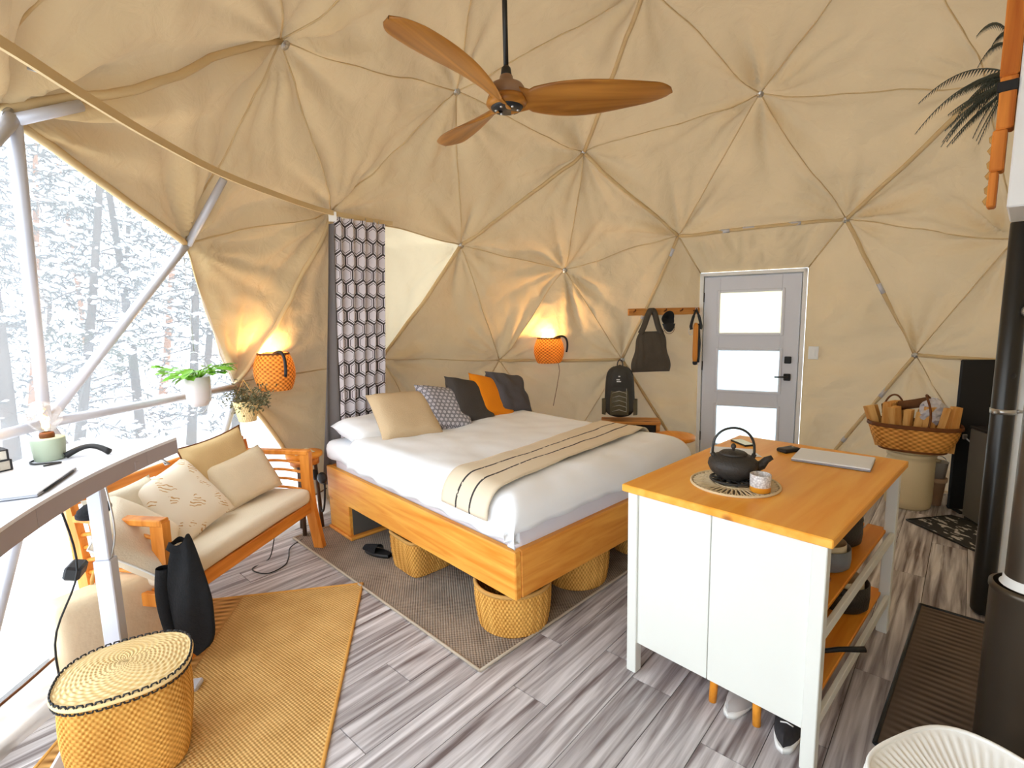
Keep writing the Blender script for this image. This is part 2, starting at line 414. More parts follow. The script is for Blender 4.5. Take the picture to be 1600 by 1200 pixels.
for a, b in sorted(EDG):
    if DOOR in (a, b): continue
    A, B = HUB[a], HUB[b]; e = (a, b)
    ins = lambda p, k: p-(p-DC).normalized()*k
    if e in BARE or (a in WIN or b in WIN):
        tube('pole', [ins(A, .03), ins(B, .03)], .024, MAT['pole'], win, 12); continue
    if min(A.y, B.y) < .3: continue
    r = .017 if e in THICK else .005
    pts = []
    for k in range(13):
        p = A.lerp(B, k/12); p2 = p+(p-DC).normalized()*(wrinkle(p)*min(1, p.z/.15)-r*.5); p2.z = max(.02, p2.z); pts.append(p2)
    tube('strut_sleeve', pts, r, MAT['sleeve'], dome, 8)
# bare lengths of strut that show by the window corner hub
for (a, b, k) in ((0, 4, .36), (30, 4, .16)):
    d = HUB[b]-HUB[a]; tube('pole', [HUB[a]-(HUB[a]-DC).normalized()*.04, HUB[a]+d*k-(HUB[a]+d*k-DC).normalized()*.05], .02, MAT['pole'], dome, 10)
hub0 = None
for i in live:
    if i == DOOR or HUB[i].y < .8 or HUB[i].z < .3: continue
    nrm = (DC-HUB[i]).normalized(); p = HUB[i]+nrm*.012
    q = nrm.to_track_quat('Z', 'Y').to_euler()
    if hub0 is None:
        g = glathe([(.0, .006), (.006, .010), (.011, .009), (.014, .004), (.026, .004), (.027, 0), (.0, -.002)], 14)
        hub0 = mesh('hub_grommet', g[0], g[1], MAT['metal'], dome, smooth=True); hub0.location = p; hub0.rotation_euler = q
    else: share(hub0, 'hub_grommet', dome, p, q)
# crumpled film skirt along the foot of the window
for a, b in ((19, 20), (20, 11), (35, 19), (41, 35)):
    A, B = HUB[a], HUB[b]
    def sk(u, v, A=A, B=B):
        p = A.lerp(B, u); rad = Vector((p.x-DC.x, p.y-DC.y, 0)).normalized()
        q = p-rad*(.05+.03*mnoise.noise(Vector((p.x*5, p.y*5, v*3)))+.03*(1-v)); return (q.x, q.y, v*(.2+.02*mnoise.noise(p*3)))
    g = grid(40, 8, sk); mesh('window_skirt', g[0], g[1], MAT['skirt'], win, smooth=True)
    tube('skirt_hem', [sk(u/20, 1) for u in range(21)], .006, MAT['wicker_dark'], win, 6)

# door wall: canvas stretched from the door hexagon to a flat frame
DO = Vector((2.141, 5.697, 0)); DA = -.472; dd = Vector((math.cos(DA), math.sin(DA), 0)); dn = Vector((-math.sin(DA), math.cos(DA), 0)); DW = .931; DH = 2.016
def dp(u, z, n=0): return DO+dd*u+Vector((0, 0, z))+dn*n
TL, TRr, BL, BR = dp(-.05, DH+.05), dp(DW+.05, DH+.05), dp(-.05, 0), dp(DW+.05, 0)
def patch(outer, inner, nu=30, nv=18, seed=0):
    nu *= 2; nv *= 2
    def samp(pl, u):
        L = [0]
        for i in range(1, len(pl)): L.append(L[-1]+(pl[i]-pl[i-1]).length)
        s = u*L[-1]
        for i in range(1, len(pl)):
            if s <= L[i]+1e-9: return pl[i-1].lerp(pl[i], (s-L[i-1])/max(1e-9, L[i]-L[i-1]))
        return pl[-1]
    def fn(u, v):
        p = samp(outer, u).lerp(samp(inner, u), v); e = min(1, 4*v*(1-v)*1.5)*min(1, p.z/.2)*min(1, 9*u, 9*(1-u))
        w = .09*mnoise.noise(Vector((u*6+seed, v*1.4, seed)))+.08*(abs(mnoise.noise(Vector((u*11+seed, v*1.5, seed+5))))-.2)
        po = samp(outer, u); q = p+dn*(w*e)+(po-DC).normalized()*(wrinkle(po)*min(1, po.z/.15)*(1-v)**2); q.z = max(0, q.z); return q
    g = grid(nu, nv, fn); return mesh('canvas_panel', g[0], g[1], MAT['canvas'], dome, smooth=True)
patch([HUB[82], HUB[83]], [TL, TRr], seed=1)
patch([HUB[86], HUB[85], HUB[82]], [BL, BL.lerp(TL, .5), TL], 40, 16, seed=4)
patch([HUB[83], HUB[78], HUB[76]], [TRr, TRr.lerp(BR, .5), BR], 40, 16, seed=9)
for a, b in ((82, TL), (83, TRr)):
    tube('strut_sleeve', [HUB[a], HUB[a].lerp(b, .5)-dn*.01, b], .007, MAT['sleeve'], dome, 8)
# wire cuffs where the sleeves are taped
for a, b, ks in ((82, 83, (.3, .45, .72)), (82, 85, (.12, .6)), (83, 78, (.5,)), (78, 76, (.3, .7))):
    for k in ks:
        p = HUB[a].lerp(HUB[b], k); d = (HUB[b]-HUB[a]).normalized(); p = p+(p-DC).normalized()*(wrinkle(p)-.008)
        tube('sleeve_tape', [p-d*.05, p+d*.05], .019, MAT['pole'], dome, 8)

door = struct('door_1', 'pale grey entry door with three frosted lites', DO, DA)
FR = MAT['sleeve']
box('door_frame', -.045, -.006, -.05, .06, 0, DH+.045, MAT['white'], door); box('door_frame', DW+.006, DW+.045, -.05, .06, 0, DH+.045, MAT['white'], door)
box('door_frame', -.045, DW+.045, -.05, .06, DH+.008, DH+.045, MAT['white'], door); box('threshold', -.04, DW+.04, -.06, .06, 0, .02, MAT['metal'], door)
box('door_stop', -.008, .014, .0265, .055, 0, DH+.01, MAT['white'], door); box('door_stop', DW-.014, DW+.008, .0265, .055, 0, DH+.01, MAT['white'], door); box('door_stop', .0, DW, .0265, .055, DH-.012, DH+.01, MAT['white'], door)
LX = (.164, .757); LZ = [(1.411, 1.843), (.79, 1.22), (.175, .607)]
box('door_stile', 0, LX[0], -.02, .025, .02, DH, MAT['door'], door); box('door_stile', LX[1], DW, -.02, .025, .02, DH, MAT['door'], door)
zs = [DH]+[z for p in LZ for z in (p[1], p[0])]+[.02]
for i in range(0, 8, 2): box('door_rail', LX[0], LX[1], -.02, .025, zs[i+1], zs[i], MAT['door'], door)
for k, (z0, z1) in enumerate(LZ):
    for a in ((LX[0]-.03, LX[0], z0-.03, z1+.03), (LX[1], LX[1]+.03, z0-.03, z1+.03), (LX[0], LX[1], z0-.03, z0), (LX[0], LX[1], z1, z1+.03)):
        box('lite_moulding', a[0], a[1], -.034, -.019, a[2], a[3], MAT['door'], door, .006)
    box('lite_pane', LX[0], LX[1], .0, .004, z0, z1, MAT['frost_warm'] if k == 0 else MAT['frost'], door, 0)
for z in (1.13, .95):
    box('lock_plate', DW-.125, DW-.06, -.045, -.02, z-.036, z+.036, MAT['black'], door, .006)
o = tube('lever_handle', [(DW-.09, -.045, .955), (DW-.09, -.075, .955), (DW-.12, -.08, .955), (DW-.21, -.078, .952)], .009, MAT['black_metal'], door, 10)
for z in (.25, 1.05, 1.8): tube('hinge', [(-.004, -.026, z-.05), (-.004, -.026, z+.05)], .008, MAT['black'], door, 8)

# ------------------------------------------------------------------ plank floor
PA = R(-46.8); px_ = Vector((math.cos(PA+PI/2), math.sin(PA+PI/2))); py_ = Vector((-px_.y, px_.x))
floor = struct('floor', 'grey washed wood plank floor', (DC.x, DC.y, 0), R(48))
def disc(r, z0, z1, n=64):
    V = [(r*math.cos(TAU*i/n), r*math.sin(TAU*i/n), z) for z in (z0, z1) for i in range(n)]
    return V, [tuple(range(n-1, -1, -1)), tuple(range(n, 2*n))]+[(i, (i+1) % n, n+(i+1) % n, n+i) for i in range(n)]
V, F = disc(3.5, -.3, -.0035); mesh('subfloor', V, F, MAT['joint'], floor)
PW, PLn = .19, 1.22; rng = random.Random(3); RF = 3.44
nrow = int(RF/PW)+1
for r_ in range(-nrow, nrow+1):
    y0 = r_*PW; y1 = y0+PW; x = -RF-rng.uniform(0, PLn)
    while x < RF:
        xa, xb = x, x+PLn; x = xb
        inside = [(a, b) for a in (xa, xb) for b in (y0, y1) if math.hypot(a, b) < RF]
        if not inside: continue
        g = .0016
        poly = [(xa+g, y0+g), (xb-g, y0+g), (xb-g, y1-g), (xa+g, y1-g)]
        if len(inside) < 4:
            n = 24; cp = [(RF*math.cos(TAU*i/96), RF*math.sin(TAU*i/96)) for i in range(96)]
            out = cp
            for (ax, s, lim) in ((0, 1, xa+g), (0, -1, xb-g), (1, 1, y0+g), (1, -1, y1-g)):
                res = []
                for i in range(len(out)):
                    p, q = out[i-1], out[i]; dp_, dq = s*(p[ax]-lim) if s > 0 else lim-p[ax], s*(q[ax]-lim) if s > 0 else lim-q[ax]
                    if (dp_ >= 0) != (dq >= 0):
                        k = dp_/(dp_-dq); res.append((p[0]+(q[0]-p[0])*k, p[1]+(q[1]-p[1])*k))
                    if dq >= 0: res.append(q)
                out = res
                if not out: break
            if len(out) < 3: continue
            poly = out
        n = len(poly); cx = sum(p[0] for p in poly)/n; cy = sum(p[1] for p in poly)/n
        Vv = [(a-cx, b-cy, -.004) for a, b in poly]+[(a-cx, b-cy, 0) for a, b in poly]
        Ff = [tuple(range(n, 2*n))]+[(i, (i+1) % n, n+(i+1) % n, n+i) for i in range(n)]
        mesh('floor_plank', Vv, Ff, MAT['plank'], floor, loc=(cx, cy, 0))

# ------------------------------------------------------------------ outside: snow and trees
MAT['snow'] = M('snow', (.9, .92, .95), .8, .03, 3)
MAT['bark'] = M('pine_bark', s2l(84, 74, 68), .9, .35, 5, .5, 20)
MAT['bark_warm'] = M('warm_pine_bark', s2l(158, 104, 66), .9, .3, 5, .5, 20)
MAT['needle'] = M('frosted_needles', s2l(74, 76, 74), .9, .5, 5)
def snow_fn(u, v):
    x = -45+u*75; y = -22+v*70
    d = max(0, math.hypot(x-DC.x, y-DC.y)-5)
    return (x, y, -.36+min(1, d/4)*(.25*mnoise.noise(Vector((x*.22, y*.22, 0)))+.1*mnoise.noise(Vector((x*.7, y*.7, 3))))+max(0, d-6)*.03)
g = grid(70, 66, snow_fn)
tag(mesh('ground', g[0], g[1], MAT['snow'], smooth=True), 'deep white snow on the ground outside the dome', None, None, 'structure')
def ico_pts():
    t = (1+5**.5)/2
    v = [(-1, t, 0), (1, t, 0), (-1, -t, 0), (1, -t, 0), (0, -1, t), (0, 1, t), (0, -1, -t), (0, 1, -t), (t, 0, -1), (t, 0, 1), (-t, 0, -1), (-t, 0, 1)]
    L = math.sqrt(1+t*t); v = [(a/L, b/L, c/L) for a, b, c in v]
    f = [(0, 11, 5), (0, 5, 1), (0, 1, 7), (0, 7, 10), (0, 10, 11), (1, 5, 9), (5, 11, 4), (11, 10, 2), (10, 7, 6), (7, 1, 8), (3, 9, 4), (3, 4, 2), (3, 2, 6), (3, 6, 8), (3, 8, 9), (4, 9, 5), (2, 4, 11), (6, 2, 10), (8, 6, 7), (9, 8, 1)]
    return v, f
IV, IF = ico_pts()
OV = [(1, 0, 0), (-1, 0, 0), (0, 1, 0), (0, -1, 0), (0, 0, 1), (0, 0, -1)]; OF = [(0, 2, 4), (2, 1, 4), (1, 3, 4), (3, 0, 4), (2, 0, 5), (1, 2, 5), (3, 1, 5), (0, 3, 5)]
def tree(x, y, h, r, lean, warm, label, rg, bare=.3, spread=1.6, nb=46):
    z0 = -.4; d0 = max(0, math.hypot(x-DC.x, y-DC.y)-5); z0 += max(0, d0-6)*.03
    root = thing('snowy_pine', label, 'tree', (x, y, z0), 0, 'snow laden pines outside the window')
    lx, ly = lean
    P = lambda t: Vector((lx*h*t+.05*math.sin(5*t), ly*h*t+.05*math.cos(4*t), h*t))
    g = gtube([P(t/14) for t in range(15)], [r*(1-.8*t/14)*(1.1 if t == 0 else 1) for t in range(15)], 9)
    mesh('trunk', g[0], g[1], MAT['bark_warm'] if warm else MAT['bark'], root, smooth=True)
    br = []; BV = []; BF = []; SV = []; SF = []
    for k in range(nb):
        t = bare+(1-bare)*((k+.5)/nb)**.9; a = rg.uniform(0, TAU); L = spread*(1.05-t)*rg.uniform(.55, 1.1)+.25
        p0 = P(min(t, .99)); dr = Vector((math.cos(a), math.sin(a), rg.uniform(-.25, .2)))
        pts = [p0+dr*L*s-Vector((0, 0, .35*L*s*s)) for s in (0, .33, .66, 1)]
        br.append(gtube(pts, [r*.16, r*.12, r*.08, .004], 4))
        for q in range(26):
            s = rg.uniform(.12, 1.02); c = p0+dr*L*s-Vector((0, 0, .35*L*s*s))
            side = Vector((-dr.y, dr.x, 0))*rg.uniform(-.45, .45)*L*.5*(1.15-s*.6); c = c+side+Vector((0, 0, rg.uniform(-.12, .12)))
            for m_ in range(4):
                e = Vector((rg.uniform(-1, 1), rg.uniform(-1, 1), rg.uniform(-1, .6))).normalized()*rg.uniform(.06, .2)
                w = e.orthogonal().normalized()*.011
                n = len(BV); BV += [c-w, c+w, c+e]; BF.append((n, n+1, n+2))
            if rg.random() < .85:
                sx = rg.uniform(.015, .065); n = len(SV); q_ = Matrix.Rotation(rg.uniform(0, 6), 3, 'Z') @ Matrix.Rotation(rg.uniform(-.8, .8), 3, 'X')
                for v_ in OV:
                    w = q_ @ Vector((v_[0]*sx*1.7, v_[1]*sx, v_[2]*sx*.6)); SV.append((c.x+w.x, c.y+w.y, c.z+.03+w.z))
                SF += [(a_+n, b_+n, c_+n) for a_, b_, c_ in OF]
    g = join(br); mesh('branches', g[0], g[1], MAT['bark'], root)
    mesh('needles', BV, BF, MAT['needle'], root)['kind'] = 'stuff'
    mesh('branch_snow', SV, SF, MAT['snow'], root, smooth=True)['kind'] = 'stuff'
rg = random.Random(11)
TL_ = []
for k in range(26):
    az = -21.5-k*1.5+rg.uniform(-.5, .5) if k < 21 else -56-(k-21)*7
    d = [9, 15, 11.5, 20, 17, 10, 23, 13.5][k % 8]+rg.uniform(-1, 1)
    TL_.append((d*math.sin(R(az)), d*math.cos(R(az)), d, az))
seenlab = {}
for k, (x, y, d, az) in enumerate(TL_):
    dist = 'near' if d < 12 else ('mid-distance' if d < 17.5 else 'far')
    where = ('beside the dry herb basket' if az > -26 else 'above the hanging plant' if az > -31 else 'right of the diagonal window pole' if az > -36.5 else
             'behind the diagonal window pole' if az > -41 else 'left of the diagonal window pole' if az > -46 else 'at the left edge of the window' if az > -53 else 'past the left end of the desk')
    warm = k % 3 == 0; lean = rg.choice(['leaning', 'upright'])
    lab = f"{dist} {lean} snowy pine with {'orange-brown' if warm else 'grey'} trunk {where}"
    ln = (rg.uniform(.10, .18), rg.uniform(.03, .12)) if lean == 'leaning' else (rg.uniform(-.01, .03), rg.uniform(-.02, .03))
    hh = rg.uniform(7.5, 11.5)
    if lab in seenlab: lab = lab.replace(lean, 'short '+lean); hh = 5.2
    seenlab[lab] = 1
    tree(x, y, hh, rg.uniform(.06, .105), ln, warm, lab, rg, bare=rg.choice([.05, .1, .24]), spread=rg.uniform(1.3, 2.1), nb=58)

# ------------------------------------------------------------------ rugs
def rug(name, label, corners, mat, edge, z=.008, parts=None):
    c = [Vector((a, b, 0)) for a, b in corners]; o = sum(c, Vector())/4
    root = thing(name, label, 'rug', (o.x, o.y, 0))
    L = [p-o for p in c]
    def fn(u, v): return (L[0].lerp(L[1], u).lerp(L[3].lerp(L[2], u), v)+Vector((0, 0, z+.0015*mnoise.noise(Vector((u*6, v*6, 0))))))
    g = grid(30, 30, fn); mesh('weave', g[0], g[1], mat, root, smooth=True, uvs=g[2])
    for i in range(4):
        a, b = L[i], L[(i+1) % 4]; tube('binding', [a.lerp(b, t/10)+Vector((0, 0, .008)) for t in range(11)], .008, edge, root, 6)
    return root, fn
j, jf = rug('jute_rug', 'golden jute rug with ribbed border under the seagrass basket', [(-2.04, 2.83), (-.97, 3.02), (-.62, 1.0), (-1.70, 1.0)], MAT['jute'], MAT['jute_edge'])
for (u0, u1, v0, v1) in ((0, .36, 0, 1),):
    g = grid(10, 40, lambda u, v: Vector(jf(u0+(u1-u0)*u*(1-.15*v)+0, v0+(v1-v0)*v))+Vector((0, 0, .003))); mesh('ribbed_border', g[0], g[1], MAT['jute_band'], j, smooth=True, uvs=g[2])
rug('bed_rug', 'grey brown flat woven rug under the bed', [(-.18, 2.20), (1.26, 3.64), (-.28, 5.16), (-1.70, 3.72)], MAT['greyrug'], MAT['rugedge'], .006)
MAT['spots'] = M('black_white_rug', (.08, .08, .08), .9)
m, t, b = nt('black_rug_flecks'); vo = N(t, 'ShaderNodeTexNoise'); vo.inputs['Scale'].default_value = 26; vo.inputs['Detail'].default_value = 2
t.links.new(coords(t, 'Object', (1, .5, 1)), vo.inputs['Vector']); rp = N(t, 'ShaderNodeValToRGB'); rp.color_ramp.elements[0].position = .55; rp.color_ramp.elements[1].position = .6
rp.color_ramp.elements[0].color = (.025, .025, .025, 1); rp.color_ramp.elements[1].color = (.5, .48, .45, 1); t.links.new(vo.outputs[0], rp.inputs[0]); t.links.new(rp.outputs[0], b.inputs['Base Color']); b.inputs['Roughness'].default_value = .95
rug('patterned_rug', 'small black rug with pale flecks before the black panel', [(3.06, 3.8), (3.46, 3.86), (3.72, 3.3), (3.12, 3.24)], m, MAT['black'], .007)
MAT['mat'] = weave('dark_ribbed_mat', s2l(70, 60, 52), s2l(122, 106, 94), 3, 60, dist=.003)
rug('hearth_mat', 'dark brown ribbed floor mat by the steel flue', [(2.26, 2.66), (2.92, 2.03), (2.02, 1.12), (1.36, 1.75)], MAT['mat'], MAT['black'], .006)

# ------------------------------------------------------------------ bed
BA = R(-46.8); BP = (-.004, 2.339, 0); BL_, BW_ = 2.157, 1.66
bed = thing('platform_bed', 'low orange pine platform bed frame standing on its rug', 'bed', BP, BA)
RZ0, RZ1 = .267, .517
box('side_rail', -BL_, 0, 0, .042, RZ0, RZ1, MAT['pine'], bed, .006); box('side_rail', -BL_, 0, BW_-.042, BW_, RZ0, RZ1, MAT['pine'], bed, .006)
box('foot_rail', -.043, .001, .043, BW_-.043, RZ0, RZ1, MAT['pine_y'], bed, .006); box('head_rail', -BL_, -BL_+.042, .043, BW_-.043, RZ0, RZ1, MAT['pine_y'], bed, .006)
for k in range(10):
    x = -BL_+.14+k*.2; box('slat', x, x+.09, .05, BW_-.05, .43, .45, MAT['pine_y'], bed)
box('centre_beam', -BL_+.05, -.05, BW_/2-.03, BW_/2+.03, .30, .43, MAT['pine'], bed)
for y0 in (.0, BW_-.34):
    lg = box('leg_box', -BL_+.005, -BL_+.34, y0+.004, y0+.336, .03, RZ0-.001, MAT['pine'], bed, .005)
    box('base_plate', -BL_-.005, -BL_+.38, y0-.01, y0+.35, .008, .03, MAT['pine_y'], bed, .004)
    box('dark_side', -BL_+.3405, -BL_+.346, y0+.03, y0+.31, .035, RZ0-.005, M('painted_shade_grey', s2l(92, 88, 82), .8), bed, .001)  # dark sheet puts the shade of the box's inner end into colour
box('leg_block', -.5, -.36, BW_/2-.07, BW_/2+.07, .008, .30, MAT['pine'], bed)
bedM = TR(BP, rz=BA)
def bw(x, y, z): return bedM @ Vector((x, y, z))
mt = thing('mattress', 'white mattress under the duvet on the pine bed', 'mattress', BP, BA)
def slab(x0, x1, y0, y1, z0, z1, r=.05, nz=.006, seed=0, n=44):
    """soft rounded slab"""
    V = []; F = []; cx, cy, cz = (x0+x1)/2, (y0+y1)/2, (z0+z1)/2; hx, hy, hz = (x1-x0)/2, (y1-y0)/2, (z1-z0)/2
    bm = bmesh.new(); bmesh.ops.create_cube(bm, size=2); bmesh.ops.subdivide_edges(bm, edges=bm.edges[:], cuts=n, use_grid_fill=True)
    for v in bm.verts:
        p = Vector((v.co.x*hx, v.co.y*hy, v.co.z*hz)); q = Vector((max(-hx+r, min(hx-r, p.x)), max(-hy+r, min(hy-r, p.y)), max(-hz+r, min(hz-r, p.z))))
        d = p-q
        if d.length > 1e-9: p = q+d.normalized()*r if d.length > r or True else p
        p += Vector((0, 0, 1))*nz*mnoise.noise(Vector((p.x*3+seed, p.y*3, p.z*3)))
        v.co = p+Vector((cx, cy, cz))
    g = ([tuple(v.co) for v in bm.verts], [tuple(v.index for v in f.verts) for f in bm.faces]); bm.free(); return g
g = slab(-BL_+.03, -.035, .05, BW_-.05, .452, .70, .05); mesh('mattress_body', g[0], g[1], MAT['sheet'], mt, smooth=True)
for z in (.475, .685):
    c = [(-BL_+.08, .05), (-.08, .05), (-.035, .1), (-.035, BW_-.1), (-.08, BW_-.05), (-BL_+.08, BW_-.05), (-BL_+.03, BW_-.1), (-BL_+.03, .1)]
    gg = gtube([(a, b_, z) for a, b_ in c], .007, 6, closed=True); mesh('piping', gg[0], gg[1], MAT['white'], mt, smooth=True)
def drape(name, x0, x1, y0, y1, top, r, ovx, ovl, ovr, mat, root, nu=70, nv=90, wr=.012, seed=0, skew=None, thick=.02, ovh=0):
    """cloth lying on the bed, hanging over the foot (x1) and both sides"""
    def fold(e):
        a = min(e/r, PI/2); return r*math.sin(a), r*(1-math.cos(a))+max(0, e-r*PI/2)
    def fn(u, v):
        b_ = (y0-ovl)+(y1-y0+ovl+ovr)*v; a = (x0-ovh)+(x1-x0+ovx+ovh)*u
        ex = max(0, a-x1); el = max(0, y0-b_); er = max(0, b_-y1); eh = max(0, x0-a)
        sx, dx = fold(ex); sl, dl = fold(el); sr, dr_ = fold(er); sh, dh = fold(eh)
        x = max(x0, min(a, x1))+sx-sh*.0; y = max(y0, min(b_, y1))-sl+sr
        z = top-((dx**3+max(dl, dr_)**3)**(1/3))
        if skew: x += skew(y)
        hang = max(dx, dl, dr_)
        w = wr*(mnoise.noise(Vector((a*2.2+seed, b_*2.2, seed)))+.5*mnoise.noise(Vector((a*6+seed, b_*6, 1))))
        if hang > r: 
            rip = .012*math.sin((a if max(dl, dr_) > dx else b_)*24+seed)*min(1, (hang-r)/.1); 
            if dx > max(dl, dr_): x += rip
            else: y += -rip if el > er else rip
        return (x, y, z+w)
    g = grid(nu, nv, fn); o = mesh(name, g[0], g[1], mat, root, smooth=True, uvs=g[2])
    s = o.modifiers.new('thickness', 'SOLIDIFY'); s.thickness = thick; s.offset = -1
    return o
dv = thing('duvet', 'puffy white duvet spread over the bed', 'duvet', BP, BA)
drape('duvet_cover', -1.72, -.10, .10, BW_-.10, .80, .13, .25, .29, .25, MAT['duvet'], dv, wr=.02, thick=.05)
bl = thing('sheet', 'white sheet tucked around the head of the mattress', 'sheet', BP, BA)
drape('sheet_top', -BL_+.035, -1.66, .055, BW_-.055, .722, .06, 0.05, .16, .16, MAT['duvet'], bl, 20, 60, wr=.006, thick=.01)
# throw with two dark broken lines
m, t, b = nt('beige_throw'); v = coords(t, 'UV'); sp = N(t, 'ShaderNodeSeparateXYZ'); t.links.new(v, sp.inputs[0])
def band(c, w):
    a = N(t, 'ShaderNodeMath', operation='SUBTRACT'); a.inputs[1].default_value = c; t.links.new(sp.outputs[0], a.inputs[0])
    a2 = N(t, 'ShaderNodeMath', operation='ABSOLUTE'); t.links.new(a.outputs[0], a2.inputs[0])
    a3 = N(t, 'ShaderNodeMath', operation='LESS_THAN'); a3.inputs[1].default_value = w; t.links.new(a2.outputs[0], a3.inputs[0]); return a3.outputs[0]
ad = N(t, 'ShaderNodeMath', operation='ADD'); t.links.new(band(.34, .018), ad.inputs[0]); t.links.new(band(.64, .018), ad.inputs[1])
ns = N(t, 'ShaderNodeTexNoise'); ns.inputs['Scale'].default_value = 30; t.links.new(coords(t, 'UV', (1, 2, 1)), ns.inputs['Vector'])
gt = N(t, 'ShaderNodeMath', operation='GREATER_THAN'); gt.inputs[1].default_value = .36; t.links.new(ns.outputs[0], gt.inputs[0])
mu = N(t, 'ShaderNodeMath', operation='MULTIPLY'); t.links.new(ad.outputs[0], mu.inputs[0]); t.links.new(gt.outputs[0], mu.inputs[1])
t.links.new(mixcol(t, mu.outputs[0], s2l(228, 212, 186), s2l(58, 52, 50)), b.inputs['Base Color']); b.inputs['Roughness'].default_value = .95
th = thing('throw_blanket', 'beige throw with two dark broken stripes across the foot of the bed', 'blanket', BP, BA)
drape('throw_cloth', -.52, -.14, .085, BW_-.085, .826, .145, 0, .24, .2, m, th, 16, 100, wr=.014, skew=lambda y: -.10*y, thick=.008)

# pillows and cushions along the head of the bed
hexm, t, b = nt('hexagon_print')
def hexprint(t, v, lw):
    vo = N(t, 'ShaderNodeTexVoronoi', feature='DISTANCE_TO_EDGE'); vo.inputs['Randomness'].default_value = .0; t.links.new(v, vo.inputs['Vector'])
    lt = N(t, 'ShaderNodeMath', operation='LESS_THAN'); lt.inputs[1].default_value = lw; t.links.new(vo.outputs['Distance'], lt.inputs[0]); return lt.outputs[0]
def hexcoords(t, sx, sy):
    """brick-offset rows so that square cells become a honeycomb"""
    v = coords(t, 'UV', (sx, sy, 1)); sp = N(t, 'ShaderNodeSeparateXYZ'); t.links.new(v, sp.inputs[0])
    fl = N(t, 'ShaderNodeMath', operation='FLOOR'); t.links.new(sp.outputs[1], fl.inputs[0])
    return v
def honeycomb(t, sx, sy, lw):
    """distance to a regular hexagon lattice, flat node maths"""
    v = coords(t, 'UV', (sx, sy, 0))
    def latt(off):
        a = N(t, 'ShaderNodeVectorMath', operation='ADD'); a.inputs[1].default_value = off; t.links.new(v, a.inputs[0])
        md = N(t, 'ShaderNodeVectorMath', operation='WRAP'); md.inputs[1].default_value = (.5, .866, 1); md.inputs[2].default_value = (-.5, -.866, -1); t.links.new(a.outputs[0], md.inputs[0])
        ab = N(t, 'ShaderNodeVectorMath', operation='ABSOLUTE'); t.links.new(md.outputs[0], ab.inputs[0])
        dt = N(t, 'ShaderNodeVectorMath', operation='DOT_PRODUCT'); dt.inputs[1].default_value = (.5, .866, 0); t.links.new(ab.outputs[0], dt.inputs[0])
        s = N(t, 'ShaderNodeSeparateXYZ'); t.links.new(ab.outputs[0], s.inputs[0])
        mx = N(t, 'ShaderNodeMath', operation='MAXIMUM'); t.links.new(dt.outputs['Value'], mx.inputs[0]); t.links.new(s.outputs[0], mx.inputs[1]); return mx.outputs[0]
    mn = N(t, 'ShaderNodeMath', operation='MINIMUM'); t.links.new(latt((0, 0, 0)), mn.inputs[0]); t.links.new(latt((.5, .866, 0)), mn.inputs[1]); return mn.outputs[0]
def ringmask(t, d, lo, hi):
    a = N(t, 'ShaderNodeMath', operation='GREATER_THAN'); a.inputs[1].default_value = lo; t.links.new(d, a.inputs[0])
    b_ = N(t, 'ShaderNodeMath', operation='LESS_THAN'); b_.inputs[1].default_value = hi; t.links.new(d, b_.inputs[0])
    c = N(t, 'ShaderNodeMath', operation='MULTIPLY'); t.links.new(a.outputs[0], c.inputs[0]); t.links.new(b_.outputs[0], c.inputs[1]); return c.outputs[0]
d = honeycomb(t, 11, 11, .1); t.links.new(mixcol(t, ringmask(t, d, .34, .47), s2l(196, 192, 200), s2l(92, 90, 98)), b.inputs['Base Color']); b.inputs['Roughness'].default_value = .9
def pillow_on_bed(name, label, w, h, th_, mat, x, y, z, tilt, yaw, roll=0, seed=0, **k):
    """x,y,z bed coordinates of the bottom edge; leans back by tilt"""
    root = thing(name, label, 'pillow', bw(x, y, z), 0, k.pop('group', 'cushions along the head of the bed'))
    root.rotation_euler = (Matrix.Rotation(BA+PI/2+yaw, 4, 'Z') @ Matrix.Rotation(-tilt, 4, 'X') @ Matrix.Rotation(roll, 4, 'Y')).to_euler()
    cushion('cushion_body', w, h, th_, mat, root, seed=seed, **k); return root
CB = lambda n, c, **k: M(n, s2l(*c), .92, .08, 8, .25, 120, **k)
pillow_on_bed('bed_pillow', 'white sleeping pillow lying flat at the bed corner by the curtain', .62, .46, .17, MAT['duvet'], -1.64, .34, .77, R(82), R(0), group='white sleeping pillows')
pillow_on_bed('bed_pillow', 'white sleeping pillow mostly hidden behind the dark cushions', .66, .44, .17, MAT['duvet'], -1.62, 1.16, .77, R(80), R(0), group='white sleeping pillows')
pillow_on_bed('scatter_cushion', 'plain beige cushion, leftmost and largest on the bed', .50, .46, .17, CB('beige_cotton', (206, 180, 144)), -1.46, .39, .765, R(48), R(-4), R(4), 1)
pillow_on_bed('scatter_cushion', 'grey cushion with honeycomb print on the bed', .45, .43, .15, hexm, -1.48, .73, .765, R(40), R(4), R(14), 2)
pillow_on_bed('scatter_cushion', 'plain charcoal brown cushion between honeycomb and orange cushions', .44, .43, .15, CB('charcoal_cotton', (74, 68, 64)), -1.51, 1.01, .775, R(34), R(8), R(16), 3)
pillow_on_bed('scatter_cushion', 'bright orange cushion on the bed', .44, .42, .14, CB('orange_cotton', (240, 142, 20)), -1.53, 1.26, .775, R(32), R(10), R(18), 4)
pillow_on_bed('scatter_cushion', 'slate grey gathered cushion nearest the backpack on the bed', .46, .42, .17, CB('slate_velvet', (88, 84, 88)), -1.55, 1.50, .775, R(32), R(12), R(14), 5, wr=.03)

